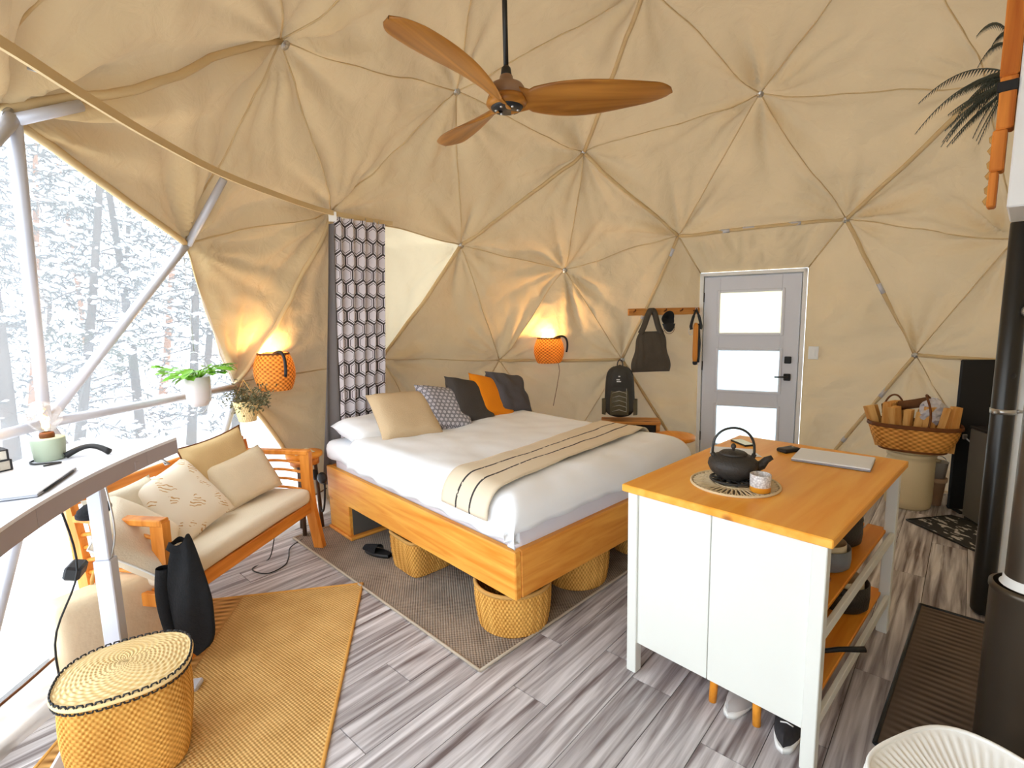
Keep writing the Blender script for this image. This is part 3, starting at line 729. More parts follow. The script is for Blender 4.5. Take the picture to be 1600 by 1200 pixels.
# woven baskets pushed under the bed
def round_basket(name, label, x, y, r, h, mat, sup=0, phase=0, rows=14, cols=44, mouth=True, group='baskets under the bed', belly=.04):
    root = thing(name, label, 'basket', (x, y, .008), phase, group)
    pf = lambda t: (r*(.9+belly*4*t*(1-t)+.1*t), h*t)
    woven('woven_wall', pf, rows, cols, .007, mat, root, sup)
    lathe('bottom', [(.001, .003), (r*.9, .003)], mat, root, 40, sup)
    g = gtube([(r*(1.0)*math.cos(a)*(1/((abs(math.cos(a))**sup+abs(math.sin(a))**sup)**(1/sup)) if sup else 1), r*math.sin(a)*(1/((abs(math.cos(a))**sup+abs(math.sin(a))**sup)**(1/sup)) if sup else 1), h) for a in [TAU*i/60 for i in range(60)]], .011, 8, closed=True)
    mesh('rim', g[0], g[1], MAT['rope'], root, smooth=True); return root
round_basket('seagrass_basket', 'round seagrass basket under the near corner of the bed', -.02, 2.62, .205, .235, MAT['seagrass'])
round_basket('seagrass_basket', 'square seagrass basket under the side rail near the honey wood rail knot', -.63, 3.26, .165, .235, MAT['seagrass'], 6, R(42))
round_basket('seagrass_basket', 'round seagrass basket under the foot rail, left of the white island', .38, 3.06, .205, .235, MAT['seagrass'])
o = round_basket('grass_basket', 'shaggy grass basket under the bed, right beside the island leg', .86, 3.46, .18, .22, MAT['seagrass'])
SV = []; SF = []
for k in range(240):
    a = rg.uniform(0, TAU); z = rg.uniform(.02, .22); p = Vector((.19*math.cos(a), .19*math.sin(a), z)); e = p+Vector((math.cos(a)*rg.uniform(.01, .05), math.sin(a)*rg.uniform(.01, .05), rg.uniform(-.06, .06)))
    n = len(SV); s_ = Vector((-math.sin(a), math.cos(a), 0))*.002; SV += [p-s_, p+s_, e]; SF.append((n, n+1, n+2))
mesh('straw', SV, SF, MAT['rope'], o)['kind'] = 'stuff'

# ------------------------------------------------------------------ kitchen island
IP = Vector((.481, 2.202, 0)); IW, ID = .831, 1.24
isl = thing('kitchen_island', 'white kitchen island with orange oak top and slatted shelves', 'island', IP, BA)
islM = TR(IP, rz=BA)
def iw(x, y, z): return islM @ Vector((x, y, z))
ZT = .905
box('worktop', 0, IW, 0, ID, .872, ZT, MAT['oak'], isl, .004)
LG = .048; i0 = .02
for x in (i0, IW-i0-LG):
    for y in (i0, ID-i0-LG): box('leg', x, x+LG, y, y+LG, 0, .872, MAT['offwhite'], isl, .003)
box('front_panel', i0+LG, .40, i0+.012, i0+.03, .15, .872, MAT['offwhite'], isl, .002); box('front_panel', .403, IW-i0-LG, i0+.012, i0+.03, .15, .872, MAT['offwhite'], isl, .002)
box('side_panel', i0+.012, i0+.03, i0+LG, ID-i0-LG, .15, .872, MAT['offwhite'], isl, .002)
for y in (i0, ID-i0-.02): box('apron', i0+LG, IW-i0-LG, y+.004 if y > .5 else y+.031, y+.02 if y > .5 else y+.045, .80, .872, MAT['offwhite'], isl, .002)
box('apron', IW-i0-.035, IW-i0-.015, i0+LG, ID-i0-LG, .842, .872, MAT['offwhite'], isl, .002)
for zs_ in (.55, .215):
    box('shelf_edge', IW-i0-.02, IW-i0-.002, i0+LG, ID-i0-LG, zs_-.045, zs_-.004, MAT['offwhite'], isl, .002)
    for k in range(7):
        x = .10+k*.098; box('shelf_slat', x, x+.085, i0+.035, ID-i0-.01, zs_-.018, zs_, MAT['oak_slat'], isl, .003)

# teapot
pm = thing('placemat', 'round braided straw placemat under the teapot', 'placemat', iw(.36, .335, ZT), 0)
MAT['straw'] = M('pale_straw', s2l(226, 204, 166), .85, .1, 60, .3); MAT['straw_dark'] = M('dark_straw', s2l(92, 76, 60), .9, .2, 40, .3)
lathe('mat_base', [(.001, .003), (.175, .003), (.178, .001), (.178, 0)], MAT['straw_dark'], pm, 48)
for k, r in enumerate((.03, .055, .08)):
    g = gtube([(r*math.cos(TAU*i/40), r*math.sin(TAU*i/40), .005) for i in range(40)], .004, 6, closed=True); mesh('braid_ring', g[0], g[1], MAT['straw'], pm, smooth=True)
g = gtube([(.180*math.cos(TAU*i/60), .180*math.sin(TAU*i/60), .005) for i in range(60)], .006, 6, closed=True); mesh('braid_ring', g[0], g[1], MAT['straw'], pm, smooth=True)
lp = None
for k in range(44):
    a = TAU*k/44
    if lp is None:
        g = gtube([(.09+.082*(.5-.5*math.cos(s)), .008*math.sin(s), .005) for s in [TAU*i/16 for i in range(16)]], .0032, 5, closed=True); lp = mesh('straw_loop', g[0], g[1], MAT['straw'], pm, smooth=True)
    else: share(lp, 'straw_loop', pm, rot=(0, 0, a))
MAT['iron'] = M('cast_iron', s2l(62, 58, 54), .5, .15, 10, .35, 140, metal=.3)
tr_ = thing('trivet', 'black iron trivet under the teapot on the placemat', 'trivet', iw(.345, .345, ZT+.0105), 0)
gg = [gtube([(r*math.cos(TAU*i/36), r*math.sin(TAU*i/36), .008) for i in range(36)], .006, 6, closed=True) for r in (.04, .09)]
gg += [gtube([(.035*math.cos(a), .035*math.sin(a), .008), (.092*math.cos(a), .092*math.sin(a), .008)], .005, 6) for a in [TAU*i/12 for i in range(12)]]
g = join(gg); mesh('trivet_grate', g[0], g[1], MAT['iron'], tr_, smooth=True)
for a in (.3, 2.4, 4.5): tube('foot', [(.085*math.cos(a), .085*math.sin(a), 0), (.085*math.cos(a), .085*math.sin(a), .008)], .007, MAT['iron'], tr_, 8)
tp = thing('teapot', 'black cast iron teapot with hoop handle', 'teapot', iw(.345, .345, ZT+.0255), R(-14))
lathe('body', [(.001, 0), (.055, .0), (.066, .006), (.094, .034), (.104, .058), (.1, .078), (.082, .096), (.058, .106), (.05, .107)], MAT['iron'], tp, 40)
ld = lathe('lid', [(.056, .106), (.058, .110), (.05, .116), (.03, .121), (.001, .123)], MAT['iron'], tp, 32)
lathe('lid_knob', [(.005, .122), (.006, .13), (.011, .136), (.011, .144), (.006, .152), (.001, .154)], MAT['iron'], ld, 16)
tube('spout', [(.085, 0, .05), (.118, 0, .062), (.135, 0, .085), (.158, 0, .098)], [.026, .02, .015, .010], MAT['iron'], tp, 14)
tube('handle', arc(lambda s: (.085*math.cos(PI*s)*(1+.12*math.sin(PI*s)), 0, .098+.125*math.sin(PI*s)**.8 if 0 < s < 1 else .095), 25), .0055, MAT['black_metal'], tp, 10)
for s in (-1, 1): tube('handle_lug', [(s*.078, 0, .088), (s*.086, 0, .108)], .010, MAT['iron'], tp, 10)
# cup
m, t, b = nt('cup_glaze'); sp = N(t, 'ShaderNodeSeparateXYZ'); t.links.new(coords(t, 'Object'), sp.inputs[0])
gt = N(t, 'ShaderNodeMath', operation='GREATER_THAN'); gt.inputs[1].default_value = .024; t.links.new(sp.outputs[2], gt.inputs[0])
vo = N(t, 'ShaderNodeTexVoronoi'); vo.inputs['Scale'].default_value = 130; t.links.new(coords(t, 'Object'), vo.inputs['Vector'])
t.links.new(mixcol(t, gt.outputs[0], s2l(226, 150, 40), mixcol(t, vo.outputs['Distance'], s2l(244, 240, 236), s2l(160, 150, 150))), b.inputs['Base Color']); b.inputs['Roughness'].default_value = .4
cu = thing('tea_cup', 'white speckled stoneware cup with ochre base beside the teapot', 'cup', iw(.485, .29, ZT+.0085), 0)
lathe('cup_wall', [(.001, 0), (.036, 0), (.04, .004), (.041, .074), (.0385, .076), (.037, .074), (.036, .008), (.001, .006)], m, cu, 32)
# papers, remote, phone, laptop
MAT['paper'] = M('paper', s2l(236, 240, 246), .7, .03)
pp = thing('paper_leaflet', 'open white paper leaflet with blue print on the island', 'paper', iw(.13, .83, ZT), R(-25))
for s, (w, h, rz) in enumerate(((.21, .14, 0), (.15, .1, .4))):
    g = grid(8, 8, lambda u, v: ((u-.5)*w+.04*s, (v-.5)*h-.06*s, .0015+.002*s+.012*(v-.3)**2*(1 if s == 0 else .4))); mesh('sheet', g[0], g[1], MAT['paper'], pp, smooth=True, rot=(0, 0, rz))
box('blue_print', -.03, .03, -.02, .02, .0035, .0045, M('blue_print', s2l(90, 120, 160), .7), pp, .0003)
ph = thing('phone', 'dark phone lying behind the leaflet on the island', 'phone', iw(.10, 1.05, ZT), R(10))
box('phone_body', -.035, .035, -.07, .07, 0, .009, MAT['black'], ph, .004); box('screen', -.031, .031, -.064, .064, .009, .0095, M('dark_screen', (.03, .03, .035), .1, spec=.6), ph, .0002)
rm = thing('wallet', 'black leather key pouch beside the white laptop', 'pouch', iw(.345, 1.04, ZT), R(20))
g = slab(-.055, .055, -.032, .032, 0, .022, .01, .002, n=10); mesh('pouch_body', g[0], g[1], M('black_leather', (.02, .02, .02), .45), rm, smooth=True)
lathe('snap', [(.001, .026), (.006, .025), (.007, .021)], MAT['metal'], rm, 10, loc=(.03, 0, -.002))
lt = thing('laptop', 'closed white laptop at the far edge of the island', 'laptop', iw(.565, 1.0, ZT), BA+R(97))
box('lid', -.12, .12, -.165, .165, .011, .018, MAT['paper'], lt, .004); box('base', -.12, .12, -.165, .165, .002, .0105, M('laptop_silver', s2l(150, 150, 156), .4), lt, .003)
tube('hinge', [(.121, -.12, .011), (.121, .12, .011)], .004, MAT['black'], lt, 8)
for a in (-.1, .1):
    for b_ in (-.14, .14): lathe('foot', [(.008, 0), (.008, .002), (.001, .002)], MAT['black'], lt, 10, loc=(a, b_, 0))
# crockery on the island shelves
def pot(name, label, x, y, z, r, h, mat, lidmat=None, handle=True, cat='pot'):
    o = thing(name, label, cat, iw(x, y, z), BA)
    lathe('body', [(.001, 0), (r*.85, 0), (r*.97, h*.12), (r, h*.5), (r*.98, h), (r*.94, h), (r*.93, h*.15), (.001, h*.08)], mat, o, 32)
    if lidmat:
        l = lathe('lid', [(r*1.0, h), (r*.98, h+.012), (r*.5, h+.028), (.001, h+.032)], lidmat, o, 32); lathe('lid_knob', [(.006, h+.03), (.014, h+.045), (.01, h+.055), (.001, h+.057)], lidmat, l, 14)
    if handle:
        for s in (-1, 1): tube('handle', [(-.025, s*r*.97, h*.75), (-.02, s*(r+.03), h*.75), (.02, s*(r+.03), h*.75), (.025, s*r*.97, h*.75)], .007, MAT['iron'], o, 8)
    return o
MAT['enamel'] = M('cream_enamel', s2l(214, 200, 170), .3, .1); MAT['bluebowl'] = M('grey_glaze', s2l(120, 124, 130), .35, .3, 25)
pot('casserole', 'black lidded casserole on the upper island shelf', .62, .88, .551, .115, .12, MAT['iron'], MAT['iron'])
pot('serving_bowl', 'grey patterned bowl on the upper island shelf', .66, .58, .551, .10, .09, MAT['bluebowl'], None, False, 'bowl')
pot('serving_bowl', 'cream enamel bowl nested inside the grey patterned bowl', .66, .58, .575, .082, .085, MAT['enamel'], None, False, 'bowl')
o = thing('cutting_board', 'dark wooden cutting board on the upper island shelf', 'board', iw(.62, .28, .551), BA); box('board', -.11, .11, -.15, .15, 0, .022, wood('dark_board', s2l(120, 66, 26), s2l(168, 98, 44), 1), o, .006); tube('hang_loop', [(0, .15, .011), (.012, .175, .011), (-.012, .175, .011), (0, .15, .011)], .003, MAT['rope'], o, 6)
pot('jar', 'dark glazed jar behind the cutting board on the upper shelf', .42, .42, .551, .07, .17, MAT['black'], MAT['iron'], False, 'jar')
pot('stock_pot', 'black pot with cream inside on the lower island shelf', .66, .92, .216, .115, .13, MAT['iron'], None)
pot('enamel_bowl', 'cream enamel bowl inside the black pot on the lower shelf', .66, .92, .24, .09, .125, MAT['enamel'], None, False, 'bowl')
o = thing('frying_pan', 'black frying pan near the front of the lower island shelf', 'pan', iw(.62, .30, .216), BA+R(40)); lathe('pan_body', [(.001, 0), (.1, 0), (.125, .05), (.121, .05), (.097, .006), (.001, .006)], MAT['iron'], o, 36); tube('handle', [(.12, 0, .04), (.2, 0, .055), (.3, 0, .06)], [.009, .01, .012], MAT['black'], o, 10)
pot('kettle_pot', 'small black lidded pot standing behind the frying pan', .42, .52, .216, .09, .12, MAT['iron'], MAT['iron'])
# under the island
st = thing('step_stool', 'orange wooden step stool tucked under the island', 'stool', iw(.487, .235, 0), BA)
g = gbox(-.12, .12, -.13, .17, .19, .205, .004); mesh('seat', g[0], g[1], MAT['oak_slat'], st)
for sx in (-.085, .085):
    for sy in (-.115, .15): tube('leg', [(sx*1.08, sy*1.08, 0), (sx, sy, .19)], [.016, .019], MAT['oak_slat'], st, 10)
def shoe(name, label, x, y, rz, mat, sole, group=None):
    o = thing(name, label, 'shoe', iw(x, y, 0), rz, group)
    def body(u, v):
        a = TAU*v; L = .27; s = u
        w = .045*(math.sin(PI*min(1, s*1.02+.02))**.45)*(1+.12*math.sin(PI*s)); hgt = .05+.05*max(0, 1-s*1.9)**.7
        return (s*L-.12, w*math.cos(a), .022+hgt*max(0, math.sin(a))**.8 if math.sin(a) > 0 else .022)
    g = grid(20, 20, body); mesh('upper', g[0], g[1], mat, o, smooth=True)
    def sol(u, v):
        a = TAU*v; s = u; w = .048*(math.sin(PI*min(1, s*1.0))**.4); return (s*.28-.125, w*math.cos(a), .012+.012*max(-1, min(1, math.sin(a)*3)))
    g = grid(20, 16, sol); mesh('sole', g[0], g[1], sole, o, smooth=True)
    for k in range(4): tube('lace', [(.0+.025*k, -.022, .088-.006*k), (.005+.025*k, 0, .098-.006*k), (.0+.025*k, .022, .088-.006*k)], .003, MAT['white'], o, 6)
    return o
MAT['shoe_dark'] = M('dark_mesh_shoe', s2l(56, 54, 56), .85, .3, 60)
shoe('sneaker', 'dark trainer with white sole under the front of the island', .675, .19, BA-R(80), MAT['shoe_dark'], MAT['white'])
shoe('sneaker', 'pale grey shoe under the middle of the island', .487, .215, BA-R(92), M('pale_shoe', s2l(196, 192, 190), .8), MAT['white'])

# white ribbed stool at the lower right
ws = thing('mesh_stool', 'white perforated metal stool with dished ribbed seat in the foreground', 'stool', (1.14, 1.075, 0), R(20))
sup = 3.2
sq = lambda a: 1/((abs(math.cos(a))**sup+abs(math.sin(a))**sup)**(1/sup))
def dish(u, v):
    a = TAU*v; r = .22*u*sq(a); rib = .0035*math.sin(64*a)*min(1, u*2.2)*(1 if u < .93 else 0)
    return (r*math.cos(a), r*math.sin(a), .40+.065*u**2.5+rib)
g = grid(24, 256, dish); mesh('seat', g[0], g[1], MAT['white'], ws, smooth=True)
def rimc(r, z, n=72): return [(r*sq(TAU*i/n)*math.cos(TAU*i/n), r*sq(TAU*i/n)*math.sin(TAU*i/n), z) for i in range(n)]
gg = gtube(rimc(.223, .466), .006, 8, closed=True); mesh('rim', gg[0], gg[1], MAT['white'], ws, smooth=True)
gg = []
for rws in range(6):
    z = .45-.018*rws; r = .226+.004*rws
    gg.append(gtube([(p[0], p[1], p[2]+.005*math.sin(i*TAU/4)) for i, p in enumerate(rimc(r, z, 120))], .003, 5, closed=True))
for k in range(60):
    a = TAU*k/60; gg.append(gtube([(.223*sq(a)*math.cos(a), .223*sq(a)*math.sin(a), .463), (.25*sq(a)*math.cos(a), .25*sq(a)*math.sin(a), .355)], .003, 5))
g = join(gg); mesh('mesh_skirt', g[0], g[1], MAT['white'], ws, smooth=True)
for a in (PI/4, 3*PI/4, 5*PI/4, 7*PI/4): tube('leg', [(.2*math.cos(a), .2*math.sin(a), .4), (.25*math.cos(a), .25*math.sin(a), 0)], .012, MAT['white'], ws, 10)

# ------------------------------------------------------------------ ceiling fan
FP = Vector((.005, 2.565, 2.646))
fan = thing('ceiling_fan', 'three bladed walnut ceiling fan on a black down rod', 'fan', FP, 0)
FB = MAT['black_metal']
rodtop = 3.78-FP.z
tube('down_rod', [(0, 0, .09), (0, 0, rodtop)], .012, FB, fan, 12)
lathe('canopy', [(.012, rodtop-.09), (.05, rodtop-.07), (.06, rodtop-.01), (.06, rodtop)], FB, fan, 24)
lathe('motor_housing', [(.015, .14), (.03, .125), (.035, .10), (.075, .085), (.085, .07), (.085, .03), (.06, .02)], M('fan_housing', s2l(150, 118, 92), .4, .1), fan, 28)
lathe('rod_collar', [(.013, .17), (.022, .16), (.026, .13), (.02, .125)], FB, fan, 20)
lathe('wooden_hub', [(.001, -.014), (.085, -.012), (.098, .004), (.09, .03), (.001, .03)], MAT['walnut'], fan, 32)
hb = lathe('hub_plate', [(.001, -.024), (.066, -.024), (.076, -.014), (.076, .0), (.001, .0)], MAT['black'], fan, 28)
for k in range(6):
    a = TAU*k/6; lathe('bolt', [(.001, -.029), (.006, -.028), (.007, -.024)], MAT['metal'], hb, 8, loc=(.052*math.cos(a), .052*math.sin(a), 0))
def blade(u, v):
    """carved propeller blade along +x; v goes round the section"""
    r = .02+.755*u; a = TAU*v
    sweep = .022*math.sin(PI*min(1, u*1.1))+.012
    w = (.058+.058*math.sin(PI*min(1, max(0, u-.12)/.95)**.9)) if u > .12 else .050+.02*(1-u/.12)
    if u > .86: w *= max(.04, math.sqrt(max(0, 1-((u-.86)/.14)**2)))
    tw = -(R(36)*(1-u)**1.5+R(6)); th = .014*(1-.65*u)+.0015
    cx, cz = w*math.cos(a), th*math.sin(a)
    y = cx*math.cos(tw)-cz*math.sin(tw); z = cx*math.sin(tw)+cz*math.cos(tw)
    return (r, y+sweep-.03, z+.015+.022*u)
bl0 = None
for k in range(3):
    a = .006+k*TAU/3
    if bl0 is None:
        g = grid(44, 20, blade); bl0 = mesh('blade', g[0], g[1], MAT['walnut'], fan, smooth=True); bl0.rotation_euler = (0, 0, a)
    else: share(bl0, 'blade', fan, rot=(0, 0, a))

# ------------------------------------------------------------------ curtain and its track
trk = [(-1.33, 1.20, 2.42), (-1.35, 1.49, 2.42), (-1.40, 1.80, 2.42), (-1.45, 2.2, 2.42), (-1.475, 2.72, 2.42), (-1.42, 3.2, 2.42), (-1.31, 3.72, 2.42), (-1.12, 4.1, 2.42), (-.95, 4.32, 2.42)]
ct = thing('curtain_track', 'tan curved curtain track running along the dome wall', 'curtain track', (-1.33, 1.20, 2.42))
def spline(P, n=8):
    P = [Vector(p) for p in P]; out = []
    for i in range(len(P)-1):
        p0, p1, p2, p3 = P[max(0, i-1)], P[i], P[i+1], P[min(len(P)-1, i+2)]
        for k in range(n):
            t = k/n; out.append(.5*((2*p1)+(p2-p0)*t+(2*p0-5*p1+4*p2-p3)*t*t+(3*p1-p0-3*p2+p3)*t**3))
    return out+[P[-1]]
o0 = Vector(trk[0]); pts = [p-o0 for p in spline(trk)]
V = []; F = []
for i, p in enumerate(pts):
    d = (pts[min(i+1, len(pts)-1)]-pts[max(0, i-1)]).normalized(); s_ = Vector((d.y, -d.x, 0))
    for a, z in ((-.006, -.017), (.006, -.017), (.006, .017), (-.006, .017)): V.append(p+s_*a+Vector((0, 0, z)))
for i in range(len(pts)-1):
    for j_ in range(4): F.append((i*4+j_, i*4+(j_+1) % 4, i*4+4+(j_+1) % 4, i*4+4+j_))
F += [(3, 2, 1, 0), tuple(len(V)-4+k for k in range(4))]
mesh('track_rail', V, F, MAT['sleeve'], ct)
for k in (14, 28, 40, 50):
    p = pts[k]; wp = p+o0; out = (wp-DC).normalized(); tube('track_bracket', [p+Vector((0, 0, .01)), p+Vector((out.x, out.y, .3))*.10], .005, MAT['metal'], ct, 6)
m, t, b = nt('hexagon_curtain_print')
d = honeycomb(t, 5.6, 11.5, .1)
bandm = N(t, 'ShaderNodeMath', operation='MAXIMUM'); t.links.new(ringmask(t, d, .44, .5), bandm.inputs[0]); t.links.new(ringmask(t, d, .33, .37), bandm.inputs[1])
t.links.new(mixcol(t, bandm.outputs[0], s2l(226, 218, 222), s2l(70, 62, 62)), b.inputs['Base Color']); b.inputs['Roughness'].default_value = .9
cur = thing('curtain', 'gathered curtain with dark hexagon print and grey lining by the bed', 'curtain', (-1.30, 4.0, .30))
c0 = Vector((-1.30, 4.0, .30))
def curt(u, v):
    topA = Vector((-1.27, 3.86, 2.40)); topB = Vector((-1.0, 4.22, 2.40)); botA = Vector((-1.44, 4.10, .32)); botB = Vector((-1.17, 4.36, .32))
    a = topA.lerp(topB, u); b_ = botA.lerp(botB, u); p = b_.lerp(a, v)
    n = Vector((.95, -.25, 0)); am = .022+.018*(1-v)
    p = p+n*am*math.sin(u*TAU*4.2+.4*math.sin(v*5)); return p-c0
g = grid(120, 30, curt); cb = mesh('printed_cloth', g[0], g[1], m, cur, smooth=True, uvs=[(u*1.55, v_*1.5) for u, v_ in g[2]])
def lin(u, v):
    topA = Vector((-1.30, 3.82, 2.34)); topB = Vector((-1.26, 3.88, 2.36)); botA = Vector((-1.56, 4.02, .32)); botB = Vector((-1.42, 4.12, .32))
    p = botA.lerp(botB, u).lerp(topA.lerp(topB, u), v); return p+Vector((.9, -.3, 0))*.012*math.sin(u*TAU*1.5+v*3)-c0
g = grid(30, 30, lin); mesh('grey_lining', g[0], g[1], M('grey_lining', s2l(122, 116, 114), .9, .1), cur, smooth=True)
box('heading_tape', -.028, .028, -.004, .004, -.035, .035, MAT['white'], cur, .001, loc=Vector((-1.272, 3.83, 2.395))-c0, rot=(0, 0, R(20)))
for k in range(6):
    p = curt((k+.25)/5.6, 1); tube('curtain_hook', [p+Vector((0, 0, -.01)), p+Vector((0, 0, .02))], .003, MAT['metal'], cur, 6)

# ------------------------------------------------------------------ wicker wall lamps
def sconce(name, label, p, rz, r=.135, h=.26, power=22, hside=1):
    o = thing(name, label, 'wall lamp', p, rz, 'wicker wall lamps')
    pf = lambda t: (r*(.30+.74*math.sin(PI*min(1, t*.62+.19))**.75), h*t)
    woven('woven_shade', pf, 17, 22, .006, MAT['wicker_lamp'], o, asp=(1, .8), sub=(3, 4))
    lathe('shade_bottom', [(.001, .002), (r*.7, .004)], MAT['wicker_lamp'], o, 30, loc=(0, 0, 0))
    rt = pf(1)[0]
    g = gtube([(rt*math.cos(TAU*i/40), .8*rt*math.sin(TAU*i/40), h) for i in range(40)], .008, 8, closed=True); mesh('rim', g[0], g[1], MAT['wicker_dark'], o, smooth=True)
    tube('handle', arc(lambda s: (hside*(rt*.35+.155*math.sin(PI*s*.62)), -.03, h-.005-.15*s+.085*math.sin(PI*s)), 18), .011, MAT['black'], o, 10)
    bb = lathe('bulb', [(.001, h*.62), (.016, h*.66), (.027, h*.78), (.026, h*.86), (.014, h*.93), (.001, h*.95)], emit('warm_bulb', (1, .72, .36), 30), o, 16)
    tube('bulb_socket', [(0, 0, .02), (0, 0, h*.63)], .014, MAT['black'], o, 10)
    L = bpy.data.lights.new('bulb_light', 'POINT'); L.energy = power; L.color = (1, .66, .32); L.shadow_soft_size = .03
    lo = bpy.data.objects.new('bulb_light', L); col.objects.link(lo); lo.parent = o; lo.location = (0, 0, h*.98)
    return o
s1 = sconce('wicker_lamp', 'wicker wall lamp with dark handle left of the curtain', (-1.735, 3.72, 1.155), R(-35), .155, .265, 9)
s2 = sconce('wicker_lamp', 'wicker wall lamp glowing on the canvas above the bed', (.41, 5.55, 1.13), R(4), .155, .27, 15)
tube('lamp_cord', [(.10, .06, .06), (.13, .09, -.1), (.10, .12, -.3), (.06, .13, -.5)], .003, MAT['wicker_dark'], s2, 6)

# ------------------------------------------------------------------ loveseat
SA = R(80.3); SP = Vector((-1.70, 2.31, 0)); SLn, SD = 1.31, .50
sf = thing('loveseat', 'teak loveseat with cream seat cushion in front of the window', 'sofa', SP, SA)
sM = TR(SP, rz=SA)
def sw(x, y, z): return sM @ Vector((x, y, z))
def curved_bar(pts, w, d_):
    """flat bar of section w (along x) by d_ following points in the yz plane"""
    V = []; F = []
    P = [Vector(p) for p in pts]
    for i, p in enumerate(P):
        t_ = (P[min(i+1, len(P)-1)]-P[max(0, i-1)]).normalized(); nrm = Vector((0, -t_.z, t_.y))
        for a, b_ in ((-1, -1), (1, -1), (1, 1), (-1, 1)): V.append(p+Vector((a*w/2, 0, 0))+nrm*b_*d_/2)
    for i in range(len(P)-1):
        for j_ in range(4): F.append((i*4+j_, i*4+(j_+1) % 4, i*4+4+(j_+1) % 4, i*4+4+j_))
    F += [(3, 2, 1, 0), tuple(len(V)-4+k for k in range(4))]
    return V, F
for xa in (.03, SLn-.03):
    V, F = curved_bar([(xa, -.05, 0), (xa, -.03, .12), (xa, .0, .30), (xa, .015, .5), (xa, .01, .72)], .045, .07); mesh('front_leg', V, F, MAT['teak_z'], sf)
    V, F = curved_bar([(xa, SD+.0, 0), (xa, SD-.03, .3), (xa, SD-.01, .6), (xa, SD+.02, .80)], .04, .06); mesh('back_leg', V, F, MAT['teak_z'], sf)
    box('arm_rail', xa-.028, xa+.028, -.02, SD-.02, .70, .735, MAT['teak_z'], sf, .006)
    box('side_rail', xa-.015, xa+.015, .02, SD-.02, .28, .35, MAT['teak_z'], sf, .004)
    for k in range(4):
        z = .43+k*.066; g = gtube([(xa+.012*math.sin(PI*s/8), .02+(SD-.05)*s/8, z+.02*math.sin(PI*s/8)) for s in range(9)], .011, 6); mesh('arm_slat', g[0], g[1], MAT['teak_z'], sf, smooth=True)
box('front_rail', .03, SLn-.03, -.01, .02, .27, .35, MAT['teak'], sf, .005); box('back_rail', .03, SLn-.03, SD-.03, SD, .27, .34, MAT['teak'], sf, .005)
box('top_rail', .02, SLn-.02, SD+.0, SD+.03, .77, .83, MAT['teak'], sf, .006); box('lower_back_rail', .04, SLn-.04, SD-.03, SD-.005, .42, .47, MAT['teak'], sf, .005)
for k in range(11):
    x = .12+k*.107; V, F = curved_bar([(x, SD-.02, .46), (x, SD+.0, .62), (x, SD+.015, .78)], .035, .012); mesh('back_slat', V, F, MAT['teak_z'], sf)
for k in range(6): box('seat_slat', .06+k*.2, .14+k*.2, .02, SD-.03, .335, .35, MAT['teak_z'], sf)
MAT['cream'] = M('cream_cotton', s2l(228, 214, 190), .9, .05, 5, .2, 120)
g = slab(.05, SLn-.05, -.03, SD-.05, .352, .465, .045, .008, 3, 30); mesh('seat_cushion', g[0], g[1], MAT['cream'], sf, smooth=True)
def sofa_cushion(label, w, h, t_, mat, x, y, z, tilt, yaw, roll=0, seed=0, piping=None, name='throw_pillow', **k):
    root = thing(name, label, 'pillow', sw(x, y, z), 0, 'pillows on the loveseat')
    root.rotation_euler = (Matrix.Rotation(SA+yaw, 4, 'Z') @ Matrix.Rotation(-tilt, 4, 'X') @ Matrix.Rotation(roll, 4, 'Y')).to_euler()
    cushion('cushion_body', w, h, t_, mat, root, seed=seed, piping=piping, **k); return root
# leaf print
m, t, b = nt('leaf_print'); vo = N(t, 'ShaderNodeTexWave', wave_type='BANDS', bands_direction='DIAGONAL'); vo.inputs['Scale'].default_value = 9; vo.inputs['Distortion'].default_value = 6; vo.inputs['Detail'].default_value = 1
t.links.new(coords(t, 'UV', (1.2, 1.2, 1)), vo.inputs['Vector'])
nz = N(t, 'ShaderNodeTexNoise'); nz.inputs['Scale'].default_value = 4.2; t.links.new(coords(t, 'UV'), nz.inputs['Vector'])
a1 = N(t, 'ShaderNodeMath', operation='GREATER_THAN'); a1.inputs[1].default_value = .56; t.links.new(nz.outputs[0], a1.inputs[0])
a2 = N(t, 'ShaderNodeMath', operation='GREATER_THAN'); a2.inputs[1].default_value = .72; t.links.new(vo.outputs[1], a2.inputs[0])
a3 = N(t, 'ShaderNodeMath', operation='MULTIPLY'); t.links.new(a1.outputs[0], a3.inputs[0]); t.links.new(a2.outputs[0], a3.inputs[1])
t.links.new(mixcol(t, a3.outputs[0], s2l(236, 222, 200), s2l(202, 158, 104)), b.inputs['Base Color']); b.inputs['Roughness'].default_value = .9
pl_plain = sofa_cushion('plain cream rectangular pillow at the far end of the loveseat', .50, .34, .15, CB('cream_linen', (224, 206, 176)), .98, .21, .468, R(30), R(-12), R(-6), 1)
pl_leaf = sofa_cushion('cream pillow with tan leaf print in the middle of the loveseat', .46, .44, .14, m, .52, .17, .468, R(38), R(-4), R(-12), 2)
pl_corner = sofa_cushion('cream creased pillow slumped over the near end of the loveseat', .44, .40, .14, CB('pale_linen', (232, 216, 190)), .19, .10, .468, R(42), R(22), R(-22), 3, MAT['white'])
pl_back = sofa_cushion('tan back cushion with dark piping standing behind the plain pillow', .52, .46, .11, CB('tan_linen', (222, 192, 142)), .93, .35, .468, R(12), R(-4), R(-4), 4, MAT['wicker_dark'])
pl_near = sofa_cushion('pale patterned cushion half hidden behind the desk leg', .42, .36, .12, CB('oat_linen', (226, 214, 190)), .22, .33, .468, R(16), R(4), 0, 5)
